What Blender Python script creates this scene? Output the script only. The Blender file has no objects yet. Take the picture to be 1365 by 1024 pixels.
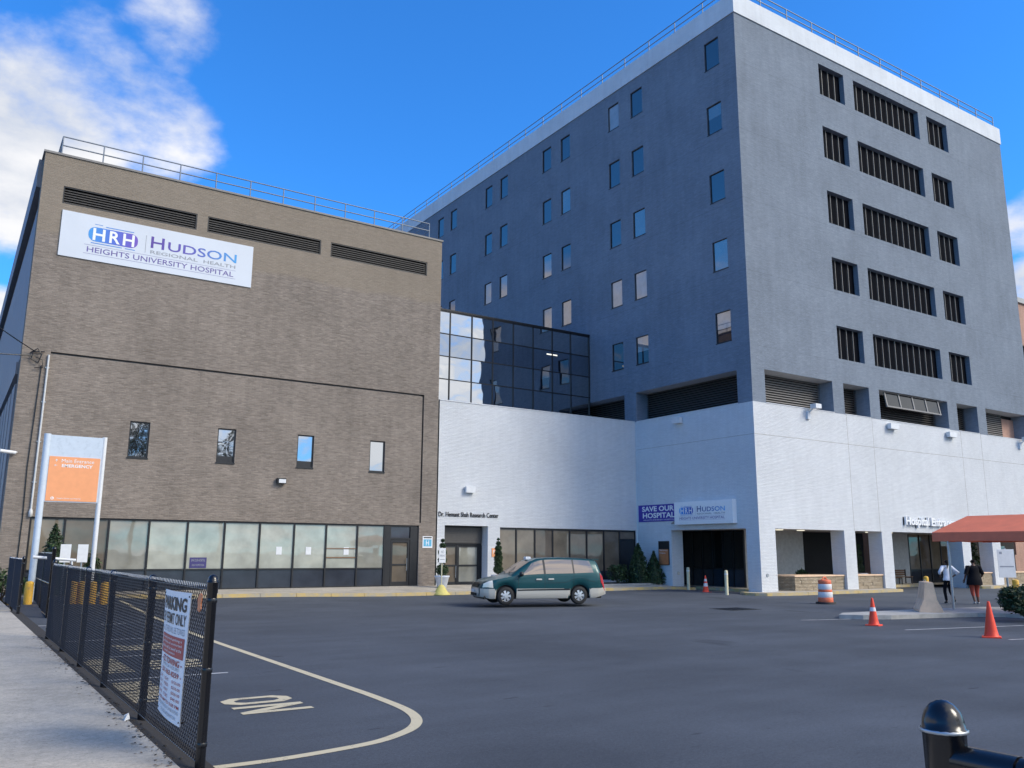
import bpy, math, random
from mathutils import Vector, Matrix
rnd = random.Random(7)
S = bpy.context.scene
COL = S.collection
PI = math.pi
rad = math.radians

# ------------------------------------------------------------------ camera
EYE = 2.05
FPX, YAW, PITCH, ROLL = 1134.642, 0.9897995, 0.1941875, 0.0055786   # focal length in pixels of a 1365 px wide frame
_f = Vector((math.cos(YAW)*math.cos(PITCH), math.sin(YAW)*math.cos(PITCH), math.sin(PITCH)))
_r = Vector((math.sin(YAW), -math.cos(YAW), 0))
_u = _r.cross(_f)
CR = math.cos(ROLL)*_r + math.sin(ROLL)*_u
CU = -math.sin(ROLL)*_r + math.cos(ROLL)*_u
cd = bpy.data.cameras.new('camera'); cam = bpy.data.objects.new('camera', cd); COL.objects.link(cam)
cd.sensor_width = 36; cd.sensor_fit = 'HORIZONTAL'; cd.lens = FPX/1365*36; cd.clip_end = 3000; cd.clip_start = .05
M = Matrix((CR, CU, -_f)).transposed().to_4x4(); M.translation = (0, 0, EYE); cam.matrix_world = M
S.camera = cam

def ray(px, py):
    return _f*FPX + CR*(px-682.5) - CU*(py-512)
def at(px, py, ax, val):
    """point of the plane <axis ax> = val that the survey photo shows at (px, py)"""
    d = ray(px, py); o = Vector((0, 0, EYE)); t = (val-o[ax])/d[ax]
    return o + d*t

# ------------------------------------------------------------------ world
SUN_AZ, SUN_EL = rad(-52), rad(36)       # direction the light comes from
W = bpy.data.worlds.new('World'); S.world = W; W.use_nodes = True
nt = W.node_tree; nt.nodes.clear()
def wn(t, **k):
    n = nt.nodes.new(t)
    for a, b in k.items(): setattr(n, a, b)
    return n
def wl(a, b): nt.links.new(a, b)
def wmath(op, a, b=None, c=None, clamp=False):
    n = wn('ShaderNodeMath', operation=op, use_clamp=clamp)
    for i, v in enumerate((a, b, c)):
        if v is None: continue
        if isinstance(v, (int, float)): n.inputs[i].default_value = v
        else: wl(v, n.inputs[i])
    return n.outputs[0]
def wstep(v, lo, hi):
    n = wn('ShaderNodeMapRange', interpolation_type='SMOOTHSTEP')
    wl(v, n.inputs[0]); n.inputs[1].default_value = lo; n.inputs[2].default_value = hi
    return n.outputs[0]
sky = wn('ShaderNodeTexSky', sky_type='NISHITA')
sky.sun_disc = False; sky.sun_elevation = SUN_EL; sky.sun_rotation = PI/2-SUN_AZ
sky.air_density = 1.0; sky.dust_density = .25; sky.ozone_density = 2.2
tint = wn('ShaderNodeMix', data_type='RGBA', blend_type='MULTIPLY'); tint.inputs[0].default_value = 1
wl(sky.outputs[0], tint.inputs[6]); tint.inputs[7].default_value = (.245, .83, 1.47, 1)
tc = wn('ShaderNodeTexCoord')
nrm = wn('ShaderNodeVectorMath', operation='NORMALIZE'); wl(tc.outputs['Generated'], nrm.inputs[0])
sp = wn('ShaderNodeSeparateXYZ'); wl(nrm.outputs[0], sp.inputs[0])
den = wmath('ADD', wmath('MAXIMUM', sp.outputs[2], 0.0), .22)
cv = wn('ShaderNodeCombineXYZ'); wl(wmath('DIVIDE', sp.outputs[0], den), cv.inputs[0]); wl(wmath('DIVIDE', sp.outputs[1], den), cv.inputs[1])
def wnoise(scale, detail, rough, off=(0, 0, 0), dist=0.):
    mp = wn('ShaderNodeMapping'); mp.inputs[1].default_value = off; wl(cv.outputs[0], mp.inputs[0])
    n = wn('ShaderNodeTexNoise'); n.inputs['Scale'].default_value = scale; n.inputs['Detail'].default_value = detail
    n.inputs['Roughness'].default_value = rough; n.inputs['Distortion'].default_value = dist
    wl(mp.outputs[0], n.inputs['Vector']); return n.outputs[0]
n1 = wnoise(4.2, 11, .58, (3.4, 2.2, 0), .12)
n2 = wnoise(1.1, 4, .5, (8.3, 4.1, 0))
n3 = wnoise(11., 8, .62, (1.2, 9.7, 0), .15)
def blob(d, r0, r1, amp):
    d = Vector(d).normalized()
    n = wn('ShaderNodeVectorMath', operation='DOT_PRODUCT'); wl(nrm.outputs[0], n.inputs[0]); n.inputs[1].default_value = d
    return wmath('MULTIPLY', wstep(n.outputs['Value'], math.cos(rad(r1)), math.cos(rad(r0))), amp)
def az(a, e): return (math.cos(rad(a))*math.cos(rad(e)), math.sin(rad(a))*math.cos(rad(e)), math.sin(rad(e)))
cov = None
for b in [blob(ray(22, 185), 2, 8.4, .90), blob(ray(130, 140), .5, 6.6, .64), blob(ray(240, 40), .2, 4.4, .52), blob(ray(10, 90), .3, 4, .45), blob(ray(215, 165), .2, 5, .55),
          blob(ray(-10, 430), .3, 3.0, 1.0), blob(ray(1385, 300), 1, 3.0, .66), blob(ray(1378, 375), .3, 2.3, .9),
          blob(az(112, 1), 13, 21, .8), blob(az(128, 1), 14, 22, .85), blob(az(143, 1), 14, 22, .85), blob(az(162, 3), 12, 25, .85), blob(az(-52, 36), 22, 62, .85), blob(az(-57, 12), 8, 22, .9), blob(az(-20, 20), 10, 36, .8), blob(az(-95, 20), 10, 45, .75)]:
    cov = b if cov is None else wmath('MAXIMUM', cov, b)
dens0 = wmath('ADD', wmath('ADD', cov, wmath('MULTIPLY', n1, 1.55)), wmath('MULTIPLY', n3, .35))
dens = wstep(dens0, 1.22, 1.86)
shade = wn('ShaderNodeMix', data_type='RGBA'); wl(wstep(wmath('ADD', n1, wmath('MULTIPLY', n2, .5)), .55, .95), shade.inputs[0])
shade.inputs[6].default_value = (3.2, 3.5, 4.1, 1); shade.inputs[7].default_value = (5.1, 5.1, 5.2, 1)
dsun = wn('ShaderNodeVectorMath', operation='DOT_PRODUCT'); wl(nrm.outputs[0], dsun.inputs[0])
dsun.inputs[1].default_value = (math.cos(SUN_AZ)*math.cos(SUN_EL), math.sin(SUN_AZ)*math.cos(SUN_EL), math.sin(SUN_EL))
glow = wmath('ADD', 1.0, wmath('MULTIPLY', wstep(dsun.outputs['Value'], .3, 1.0), .75))     # cloud is brighter round the veiled sun
lit = wn('ShaderNodeVectorMath', operation='SCALE'); wl(shade.outputs[2], lit.inputs[0]); wl(glow, lit.inputs['Scale'])
cm = wn('ShaderNodeMix', data_type='RGBA'); wl(dens, cm.inputs[0]); wl(tint.outputs[2], cm.inputs[6]); wl(lit.outputs[0], cm.inputs[7])
bg = wn('ShaderNodeBackground'); wl(cm.outputs[2], bg.inputs[0]); bg.inputs[1].default_value = .115
out = wn('ShaderNodeOutputWorld'); wl(bg.outputs[0], out.inputs[0])

# ------------------------------------------------------------------ sun (behind thin cloud, so wide)
ld = bpy.data.lights.new('sun', 'SUN'); ld.energy = 1.7; ld.angle = rad(24); ld.color = (1, .93, .80)
lo = bpy.data.objects.new('sun', ld); COL.objects.link(lo)
lo.rotation_euler = (PI/2-SUN_EL, 0, SUN_AZ+PI/2)
S.view_settings.view_transform = 'Standard'; S.view_settings.look = 'None'
S.view_settings.exposure = 0.76; S.view_settings.gamma = 1; S.view_settings.use_curve_mapping = False

# ------------------------------------------------------------------ materials
MAT = {}
class NT:
    def __init__(s, name):
        s.m = bpy.data.materials.new(name); s.m.use_nodes = True; s.t = s.m.node_tree
        s.b = s.t.nodes['Principled BSDF']; MAT[name] = s.m
    def n(s, t, ins=None, **k):
        n = s.t.nodes.new(t)
        for a, b in k.items(): setattr(n, a, b)
        for a, b in (ins or {}).items():
            if isinstance(b, bpy.types.NodeSocket): s.t.links.new(b, n.inputs[a])
            else: n.inputs[a].default_value = b
        return n
    def link(s, a, name): s.t.links.new(a, s.b.inputs[name])
    def math(s, op, a, b=0., clamp=False):
        return s.n('ShaderNodeMath', {0: a, 1: b}, operation=op, use_clamp=clamp).outputs[0]
    def mix(s, f, a, b, blend='MIX'):
        return s.n('ShaderNodeMix', {0: f, 6: a, 7: b}, data_type='RGBA', blend_type=blend).outputs[2]
    def noise(s, vec, scale, detail=4, rough=.55):
        return s.n('ShaderNodeTexNoise', {'Vector': vec, 'Scale': scale, 'Detail': detail, 'Roughness': rough}).outputs[0]
    def ramp(s, v, lo, hi, a=0., b=1.):
        return s.n('ShaderNodeMapRange', {0: v, 1: lo, 2: hi, 3: a, 4: b}).outputs[0]
    def pos(s): return s.n('ShaderNodeNewGeometry').outputs['Position']
    def scaled(s, vec, sc): return s.n('ShaderNodeVectorMath', {0: vec, 1: sc}, operation='MULTIPLY').outputs[0]
    def bump(s, h, strength, dist):
        s.link(s.n('ShaderNodeBump', {'Height': h, 'Strength': strength, 'Distance': dist}).outputs[0], 'Normal')
def c4(c): return (c[0], c[1], c[2], 1)
def plain(name, col, rough=.6, metal=0., var=.12, vs=6., spec=.5, coat=0., bump=0.):
    k = NT(name); p = k.pos()
    nz = k.noise(p, vs, 5, .6)
    v = k.ramp(nz, .3, .7, 1-var, 1+var)
    k.link(k.mix(1., c4(col), k.n('ShaderNodeCombineColor', {0: v, 1: v, 2: v}).outputs[0], 'MULTIPLY'), 'Base Color')
    k.link(k.ramp(nz, .3, .7, max(0, rough-.06), min(1, rough+.06)), 'Roughness')
    k.b.inputs['Metallic'].default_value = metal; k.b.inputs['Specular IOR Level'].default_value = spec
    k.b.inputs['Coat Weight'].default_value = coat; k.b.inputs['Coat Roughness'].default_value = .04
    if bump: k.bump(k.noise(p, vs*6, 3), bump, .01)
    return k.m
def masonry(name, c1, c2, mortar, streak, bumpst=.5, spread=.5, band=None, blotch=.12, joints=None, rough=.85):
    k = NT(name); p = k.pos()
    g = k.n('ShaderNodeNewGeometry'); nn = k.n('ShaderNodeSeparateXYZ', {0: g.outputs['True Normal']})
    pp = k.n('ShaderNodeSeparateXYZ', {0: p})
    ax = k.math('ABSOLUTE', nn.outputs[0]); ay = k.math('ABSOLUTE', nn.outputs[1])
    u = k.math('ADD', k.math('MULTIPLY', pp.outputs[0], ay), k.math('MULTIPLY', pp.outputs[1], ax))
    z = pp.outputs[2]
    uv = k.n('ShaderNodeCombineXYZ', {0: u, 1: z, 2: 0.}).outputs[0]
    br = k.n('ShaderNodeTexBrick', {'Vector': uv, 'Color1': c4(c1), 'Color2': c4(c2), 'Mortar': c4(mortar), 'Scale': 1., 'Mortar Size': .007,
             'Mortar Smooth': .2, 'Bias': 0., 'Brick Width': .21, 'Row Height': .071})
    # long uneven streaks of lighter and darker courses
    st = k.noise(k.scaled(uv, (1.1, 7.5, 1)), 1.6, 6, .72)
    st2 = k.noise(k.scaled(uv, (3.2, 14., 1)), 1.3, 2, .6)
    bl = k.noise(uv, .35, 5, .6)
    v = k.math('ADD', k.ramp(st, .3, .7, 1-streak, 1+streak), k.ramp(bl, .3, .7, -blotch, blotch))
    v = k.math('ADD', v, k.ramp(st2, .55, .8, 0, spread*streak*2))
    run = k.noise(k.scaled(uv, (1.6, .16, 1)), 1.4, 5, .65)      # rain runs
    v = k.math('ADD', v, k.ramp(run, .35, .72, blotch*.55, -blotch*.75))
    col = k.mix(1., br.outputs[0], k.n('ShaderNodeCombineColor', {0: v, 1: v, 2: v}).outputs[0], 'MULTIPLY')
    if band:
        z0, bc = band
        f = k.ramp(k.math('ADD', z, k.ramp(bl, .3, .7, -.15, .15)), z0-.12, z0+.12)
        col = k.mix(k.math('MULTIPLY', f, .55), col, c4(bc))
    if joints:
        z0, dz, dark = joints
        fr = k.math('ABSOLUTE', k.math('SUBTRACT', k.math('FRACT', k.math('DIVIDE', k.math('SUBTRACT', z, z0), dz)), .5))
        f = k.math('LESS_THAN', fr, .035/dz/2)
        col = k.mix(k.math('MULTIPLY', f, dark), col, (.02, .022, .026, 1))
    k.link(col, 'Base Color'); k.b.inputs['Roughness'].default_value = rough; k.b.inputs['Specular IOR Level'].default_value = .25
    h = k.math('ADD', k.math('MULTIPLY', br.outputs['Fac'], -1.), k.math('MULTIPLY', k.noise(k.scaled(uv, (4, 13, 1)), 2.2, 3), 1.4))
    k.bump(h, bumpst, .02)
    return k.m
masonry('tan_brick', (.208, .172, .143), (.275, .230, .192), (.25, .222, .195), .21, .6, .7, band=(14.9, (.285, .235, .175)))
masonry('grey_paint', (.215, .252, .305), (.24, .28, .335), (.19, .222, .272), .13, .9, .9, blotch=.10, joints=(9.75+1.0, 4.1, .16))
masonry('white_paint', (.70, .715, .735), (.735, .75, .765), (.63, .65, .68), .06, .9, .6, blotch=.05)
masonry('parapet_white', (.66, .68, .70), (.68, .70, .72), (.66, .68, .7), .03, .2, .3, blotch=.08)
masonry('salmon_brick', (.42, .24, .18), (.46, .27, .2), (.4, .3, .25), .1, .4)
masonry('stone_veneer', (.36, .29, .2), (.46, .38, .28), (.2, .17, .13), .25, .9)
plain('side_panel_blue', (.20, .205, .225), .6, vs=.8)
plain('dark_metal', (.018, .019, .022), .45)
plain('slat_metal', (.075, .07, .066), .45)
plain('bay_pane', (.004, .005, .008), .85, spec=.03)
plain('fin_tan', (.24, .22, .20), .5)
plain('slat_light', (.25, .235, .22), .45)
plain('frame_black', (.012, .013, .016), .4)
plain('rail_metal', (.20, .23, .27), .45, metal=.3)
plain('soffit', (.42, .42, .41), .8)
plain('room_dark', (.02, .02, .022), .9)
plain('interior_white', (.55, .55, .53), .8)
plain('coping', (.22, .21, .20), .6)
plain('roof_membrane', (.2, .2, .2), .9)
plain('black_paint', (.006, .006, .008), .22, spec=.6)
plain('black_wire', (.006, .007, .011), .38, spec=.35)
plain('white_enamel', (.70, .71, .72), .4, var=.06)
plain('banner_white', (.62, .66, .72), .5, var=.04, vs=.6)
plain('sign_grey', (.55, .62, .70), .3, var=.05)
plain('sign_orange', (.86, .36, .16), .45, var=.04)
plain('wall_sign_orange', (.55, .20, .08), .45, var=.05)
plain('white_print', (.85, .85, .85), .5, var=.02)
plain('black_print', (.012, .012, .014), .5, var=.02)
plain('grey_print', (.30, .32, .36), .5, var=.02)
plain('red_print', (.42, .055, .055), .5, var=.05)
plain('violet_print', (.13, .10, .32), .5, var=.05)
plain('blue_print', (.05, .22, .62), .5, var=.05)
plain('poster_purple', (.04, .035, .15), .6)
plain('sign_face', (.86, .88, .90), .35, var=.03)
plain('purple_cloth', (.055, .035, .33), .55, var=.08)
plain('concrete_kerb', (.40, .385, .355), .85, vs=3, bump=.3, var=.22)
plain('barrier_concrete', (.78, .55, .37), .85, vs=2.5, bump=.3, var=.16)
plain('cone_orange', (.90, .065, .022), .5, var=.05)
plain('drum_orange', (.78, .17, .075), .5, var=.12)
plain('drum_white', (.72, .7, .7), .4, var=.08)
plain('rubber', (.014, .014, .015), .7)
plain('canopy_cloth', (.78, .20, .105), .8, vs=1.5, var=.1)
plain('steel', (.42, .44, .46), .35, metal=.7)
plain('alloy', (.62, .63, .65), .3, metal=.8)
plain('pvc_conduit', (.58, .58, .57), .5)
plain('planter_white', (.62, .66, .73), .5)
plain('cast_yellow', (.62, .53, .16), .7)
plain('cream_paint', (.66, .60, .40), .6)
plain('wood', (.20, .11, .06), .6)
plain('soil', (.032, .027, .022), .95, vs=12, bump=.6)
plain('skin_brown', (.13, .065, .042), .55)
plain('hair_black', (.006, .005, .005), .85, spec=.15)
plain('shirt_white', (.70, .73, .80), .8)
plain('cloth_black', (.006, .006, .009), .9, spec=.2)
plain('shorts_rust', (.36, .055, .03), .8)
plain('shoe_grey', (.45, .45, .45), .7)
plain('bark', (.07, .05, .035), .9)
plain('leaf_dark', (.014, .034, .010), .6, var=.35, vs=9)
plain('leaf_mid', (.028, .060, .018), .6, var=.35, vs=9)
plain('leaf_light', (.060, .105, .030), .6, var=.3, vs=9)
plain('tag_orange', (.75, .25, .1), .6)
plain('litter_white', (.7, .7, .68), .8)
plain('dry_leaf', (.13, .085, .05), .9)
plain('blue_sticker', (.12, .42, .62), .5)

def glass(name, col, refl, rough=.02, tint=(.9, .95, 1), wav=0., ws=1.2, ior=0.):
    """coated glass: the room or blind behind it, under a mirror-like sheen"""
    k = NT(name); t = k.t
    k.b.inputs['Base Color'].default_value = c4(col); k.b.inputs['Roughness'].default_value = .6
    k.b.inputs['Specular IOR Level'].default_value = 0
    p = k.pos(); nz = k.noise(p, 1.3, 3); v = k.ramp(nz, .3, .7, .8, 1.2)
    k.link(k.mix(1., c4(col), k.n('ShaderNodeCombineColor', {0: v, 1: v, 2: v}).outputs[0], 'MULTIPLY'), 'Base Color')
    gl = k.n('ShaderNodeBsdfGlossy', {'Color': c4(tint), 'Roughness': rough})
    if wav:
        b = k.n('ShaderNodeBump', {'Height': k.noise(p, ws, 1, .4), 'Strength': wav, 'Distance': .05}); t.links.new(b.outputs[0], gl.inputs['Normal'])
    lw = k.n('ShaderNodeLayerWeight', {'Blend': .35})
    f = k.math('ADD', refl, k.math('MULTIPLY', k.math('POWER', lw.outputs['Facing'], 3.), .5), clamp=True)
    ms = k.n('ShaderNodeMixShader', {0: f, 1: k.b.outputs[0], 2: gl.outputs[0]})
    t.links.new(ms.outputs[0], t.nodes['Material Output'].inputs[0])
    return k.m
glass('tower_glass', (.016, .022, .036), .19, tint=(1, .88, .80), wav=.03)
glass('tower_glass_pale', (.30, .265, .255), .20, tint=(1, .88, .78), wav=.03)
glass('tower_glass_dim', (.10, .10, .105), .26, tint=(1, .88, .78), wav=.03)
glass('curtain_glass', (.004, .005, .008), .55, tint=(.92, .92, .90), wav=.20, ws=.85)
glass('curtain_glass_deep', (.010, .011, .015), .42, tint=(.85, .9, .95), wav=.22, ws=.8)
glass('dark_glass', (.016, .015, .014), .06, wav=.05)
glass('brown_glass', (.145, .118, .088), .05, wav=.04)
glass('tan_glass', (.205, .172, .128), .05, wav=.04)
glass('blind_glass', (.38, .39, .335), .07, wav=.04)
glass('dim_blind_glass', (.26, .255, .215), .09, wav=.06)
glass('spandrel', (.036, .042, .056), .06, rough=.14, wav=.1)
glass('small_window_glass', (.02, .02, .022), .42, wav=.10)
glass('van_glass', (.03, .026, .024), .28, tint=(1, .86, .76), wav=.02, rough=.06)
glass('lamp_glass', (.72, .69, .60), .08)
glass('teal_glass', (.16, .36, .33), .1)

k = NT('van_teal'); k.b.inputs['Base Color'].default_value = (.003, .060, .070, 1); k.b.inputs['Metallic'].default_value = .25
k.b.inputs['Roughness'].default_value = .42; k.b.inputs['Coat Weight'].default_value = .45; k.b.inputs['Coat Roughness'].default_value = .1; k.b.inputs['Specular IOR Level'].default_value = .3
k = NT('van_silver'); k.b.inputs['Base Color'].default_value = (.60, .57, .50, 1); k.b.inputs['Metallic'].default_value = .3
k.b.inputs['Roughness'].default_value = .38; k.b.inputs['Coat Weight'].default_value = .5
k = NT('tail_red'); k.b.inputs['Base Color'].default_value = (.45, .02, .03, 1); k.b.inputs['Roughness'].default_value = .15

def gradient(name, stops):
    k = NT(name); t = k.n('ShaderNodeTexCoord'); s = k.n('ShaderNodeSeparateXYZ', {0: t.outputs['Generated']})
    r = k.n('ShaderNodeValToRGB', {0: s.outputs[0]})
    e = r.color_ramp.elements; e[0].position, e[0].color = stops[0][0], c4(stops[0][1]); e[1].position, e[1].color = stops[-1][0], c4(stops[-1][1])
    for p_, c_ in stops[1:-1]: q = e.new(p_); q.color = c4(c_)
    k.link(r.outputs[0], 'Base Color'); k.b.inputs['Roughness'].default_value = .5
def gradient_side(name, stops):
    gradient(name, stops); t_ = MAT[name].node_tree; sx = [n for n in t_.nodes if n.type == 'SEPXYZ'][0]; rp_ = [n for n in t_.nodes if n.type == 'VALTORGB'][0]
    inv = t_.nodes.new('ShaderNodeMath'); inv.operation = 'SUBTRACT'; inv.inputs[0].default_value = 1; t_.links.new(sx.outputs[1], inv.inputs[1]); t_.links.new(inv.outputs[0], rp_.inputs[0])
gradient_side('side_print_navy_to_blue', [(0, (.02, .06, .22)), (.5, (.03, .12, .42)), (1, (.05, .42, .85))])
gradient_side('side_print_blue', [(0, (.03, .36, .85)), (.6, (.03, .16, .60)), (1, (.06, .10, .45))])
gradient('print_violet_to_blue', [(0, (.085, .04, .30)), (.45, (.10, .085, .42)), (1, (.05, .32, .68))])
gradient('print_blue_to_violet', [(0, (.04, .30, .70)), (.5, (.06, .14, .58)), (1, (.15, .07, .45))])

# yellow paint worn off the kerb
k = NT('kerb_yellow'); p = k.pos(); nz = k.noise(p, 1.7, 7, .7); n_ = k.noise(p, 14, 4)
k.link(k.mix(k.ramp(k.math('ADD', nz, k.math('MULTIPLY', n_, .3)), .55, .75), (.58, .42, .16, 1), (.40, .36, .28, 1)), 'Base Color'); k.b.inputs['Roughness'].default_value = .8
k = NT('bollard_yellow'); p = k.pos(); nz = k.noise(p, 9, 6, .7)
k.link(k.mix(k.ramp(nz, .55, .7), (.78, .44, .05, 1), (.5, .32, .12, 1)), 'Base Color'); k.b.inputs['Roughness'].default_value = .6

# asphalt: fine aggregate, broad patches, oil marks
k = NT('asphalt'); p = k.pos()
a = k.noise(p, 130, 3, .7); b = k.noise(p, .22, 6, .62); c = k.noise(k.scaled(p, (.35, 1.3, 1)), .8, 5, .6); d_ = k.noise(p, 18, 4, .7); e_ = k.noise(k.scaled(p, (1, .4, 1)), .55, 3, .5)
v = k.math('MULTIPLY', k.ramp(a, .25, .75, .58, 1.42), k.ramp(b, .3, .7, .78, 1.24))
v = k.math('MULTIPLY', v, k.ramp(c, .3, .72, .88, 1.12)); v = k.math('MULTIPLY', v, k.ramp(d_, .3, .7, .84, 1.16))
v = k.math('MULTIPLY', v, k.ramp(k.noise(p, 45, 3, .8), .28, .72, .72, 1.28)); v = k.math('MULTIPLY', v, k.ramp(k.noise(k.scaled(p, (.3, 1, 1)), 5, 2, .5), .70, .76, 1, .6))
oil = k.ramp(k.math('ADD', e_, k.math('MULTIPLY', d_, .1)), .74, .80, 1, .62)
v = k.math('MULTIPLY', v, oil)
k.link(k.mix(1., (.074, .083, .098, 1), k.n('ShaderNodeCombineColor', {0: v, 1: v, 2: v}).outputs[0], 'MULTIPLY'), 'Base Color')
k.b.inputs['Roughness'].default_value = .82; k.b.inputs['Specular IOR Level'].default_value = .3
k.bump(k.math('ADD', a, k.math('MULTIPLY', d_, .6)), .5, .008)
# concrete walk
k = NT('concrete_walk'); p = k.pos()
a = k.noise(p, 160, 3, .7); b = k.noise(p, 1.1, 7, .65); c = k.noise(p, 9, 5, .7); sp_ = k.noise(p, 42, 2, .5)
v = k.math('MULTIPLY', k.ramp(a, .25, .75, .78, 1.22), k.ramp(b, .28, .72, .80, 1.16)); v = k.math('MULTIPLY', v, k.ramp(c, .3, .7, .86, 1.12))
v = k.math('MULTIPLY', v, k.ramp(sp_, .64, .74, 1, .55)); v = k.math('MULTIPLY', v, k.ramp(k.noise(p, .5, 4, .6), .5, .75, 1, .78)); v = k.math('MULTIPLY', v, k.ramp(k.noise(p, 24, 5, .75), .3, .7, .8, 1.2))
k.link(k.mix(1., (.48, .425, .34, 1), k.n('ShaderNodeCombineColor', {0: v, 1: v, 2: v}).outputs[0], 'MULTIPLY'), 'Base Color'); k.b.inputs['Roughness'].default_value = .9
k.bump(k.math('ADD', a, c), .35, .006)
# road paint, worn through
def roadpaint(name, col, lo):
    k = NT(name); p = k.pos(); nz = k.math('ADD', k.noise(p, 60, 4, .7), k.math('MULTIPLY', k.noise(p, 3, 5, .6), .8))
    k.link(k.mix(k.ramp(nz, lo, lo+.14), c4(col), (.10, .10, .10, 1)), 'Base Color'); k.b.inputs['Roughness'].default_value = .75
roadpaint('paint_cream', (.62, .53, .35), 1.02)
roadpaint('paint_white', (.50, .50, .50), .95)

# ------------------------------------------------------------------ mesh helpers
class MB:
    def __init__(s): s.v = []; s.f = []; s.m = []; s.sm = []
    def add(s, vs, fs, mi=0, smooth=False):
        o = len(s.v); s.v += [tuple(q) for q in vs]
        for f in fs: s.f.append([i+o for i in f]); s.m.append(mi); s.sm.append(smooth)
    def quad(s, a, b, c, d, mi=0): s.add([a, b, c, d], [(0, 1, 2, 3)], mi)
    def box(s, x0, y0, z0, x1, y1, z1, mi=0):
        x0, x1 = min(x0, x1), max(x0, x1); y0, y1 = min(y0, y1), max(y0, y1); z0, z1 = min(z0, z1), max(z0, z1)
        s.add([(x0, y0, z0), (x1, y0, z0), (x1, y1, z0), (x0, y1, z0), (x0, y0, z1), (x1, y0, z1), (x1, y1, z1), (x0, y1, z1)],
              [(0, 3, 2, 1), (4, 5, 6, 7), (0, 1, 5, 4), (1, 2, 6, 5), (2, 3, 7, 6), (3, 0, 4, 7)], mi)
    def bbox(s, x0, y0, z0, x1, y1, z1, b=.01, mi=0):
        """box whose top edges are chamfered"""
        x0, x1 = min(x0, x1), max(x0, x1); y0, y1 = min(y0, y1), max(y0, y1)
        A = [(x0, y0, z0), (x1, y0, z0), (x1, y1, z0), (x0, y1, z0)]; B = [(x, y, z1-b) for x, y, _ in A]
        C = [(x0+b, y0+b, z1), (x1-b, y0+b, z1), (x1-b, y1-b, z1), (x0+b, y1-b, z1)]
        fs = [(3, 2, 1, 0), (8, 9, 10, 11)]
        for i in range(4):
            j = (i+1) % 4; fs += [(i, j, 4+j, 4+i), (4+i, 4+j, 8+j, 8+i)]
        s.add(A+B+C, fs, mi)
    def cyl(s, p0, p1, r0, r1=None, n=10, mi=0, cap=True, smooth=True):
        p0 = Vector(p0); p1 = Vector(p1); r1 = r0 if r1 is None else r1
        d = (p1-p0).normalized(); a = d.orthogonal().normalized(); b = d.cross(a)
        vs = []
        for p, r in ((p0, r0), (p1, r1)):
            for i in range(n):
                t = 2*PI*i/n; vs.append(p+a*(r*math.cos(t))+b*(r*math.sin(t)))
        s.add(vs, [(i, (i+1) % n, n+(i+1) % n, n+i) for i in range(n)], mi, smooth)
        if cap: s.add(vs[:n], [tuple(range(n-1, -1, -1))], mi); s.add(vs[n:], [tuple(range(n))], mi)
    def tube(s, pts, r, n=6, mi=0):
        rs = r if isinstance(r, (list, tuple)) else [r]*len(pts)
        pts = [Vector(p) for p in pts]; vs = []; prev = None
        for i, p in enumerate(pts):
            d = (pts[min(i+1, len(pts)-1)]-pts[max(i-1, 0)]).normalized()
            a = d.orthogonal().normalized() if prev is None else (prev-d*prev.dot(d)).normalized()
            prev = a; b = d.cross(a); r = rs[i]
            for j in range(n): t = 2*PI*j/n; vs.append(p+a*(r*math.cos(t))+b*(r*math.sin(t)))
        fs = []
        for i in range(len(pts)-1):
            for j in range(n): fs.append((i*n+j, i*n+(j+1) % n, (i+1)*n+(j+1) % n, (i+1)*n+j))
        s.add(vs, fs, mi, True)
        s.add(vs[:n], [tuple(range(n-1, -1, -1))], mi); s.add(vs[-n:], [tuple(range(n))], mi)
    def lathe(s, prof, c=(0, 0, 0), n=16, mi=0, smooth=True, sq=None):
        """prof: (r, z) list; closes to the axis where r = 0"""
        vs = []; fs = []
        for r, z in prof:
            for i in range(n): t = 2*PI*i/n; vs.append((c[0]+r*math.cos(t), c[1]+r*math.sin(t), c[2]+z))
        for k_ in range(len(prof)-1):
            for i in range(n): fs.append((k_*n+i, k_*n+(i+1) % n, (k_+1)*n+(i+1) % n, (k_+1)*n+i))
        s.add(vs, fs, mi, smooth)
        if prof[0][0] > 0: s.add(vs[:n], [tuple(range(n-1, -1, -1))], mi)
        if prof[-1][0] > 0: s.add(vs[-n:], [tuple(range(n))], mi)
    def build(s, name, mats, parent=None, loc=None):
        me = bpy.data.meshes.new(name); me.from_pydata(s.v, [], s.f); 
        for m in ([mats] if isinstance(mats, str) else mats): me.materials.append(MAT[m])
        me.polygons.foreach_set('material_index', s.m); me.polygons.foreach_set('use_smooth', s.sm); me.update()
        return link(name, me, parent, loc)
def link(name, me, parent=None, loc=None):
    o = bpy.data.objects.new(name, me); COL.objects.link(o)
    if loc is not None: o.location = loc
    if parent is not None:
        o.parent = parent
        if parent.type == 'EMPTY': o.matrix_parent_inverse = Matrix.Translation(-Vector(parent.location)) if parent.get('wc') else Matrix.Identity(4)
    return o
def thing(name, label, cat, loc=(0, 0, 0), rz=0, group=None, world=False):
    """Empty at the thing's base; world=True: its parts are given in world coordinates"""
    o = bpy.data.objects.new(name, None); COL.objects.link(o); o.location = loc; o.rotation_euler = (0, 0, rz); o.empty_display_size = .2
    if world: o['wc'] = 1
    return tag(o, label, cat, group)
def tag(o, label, cat, group=None):
    o['label'] = label; o['category'] = cat
    if group: o['group'] = group
    return o
def struct(o): o['kind'] = 'structure'; return o
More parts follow.
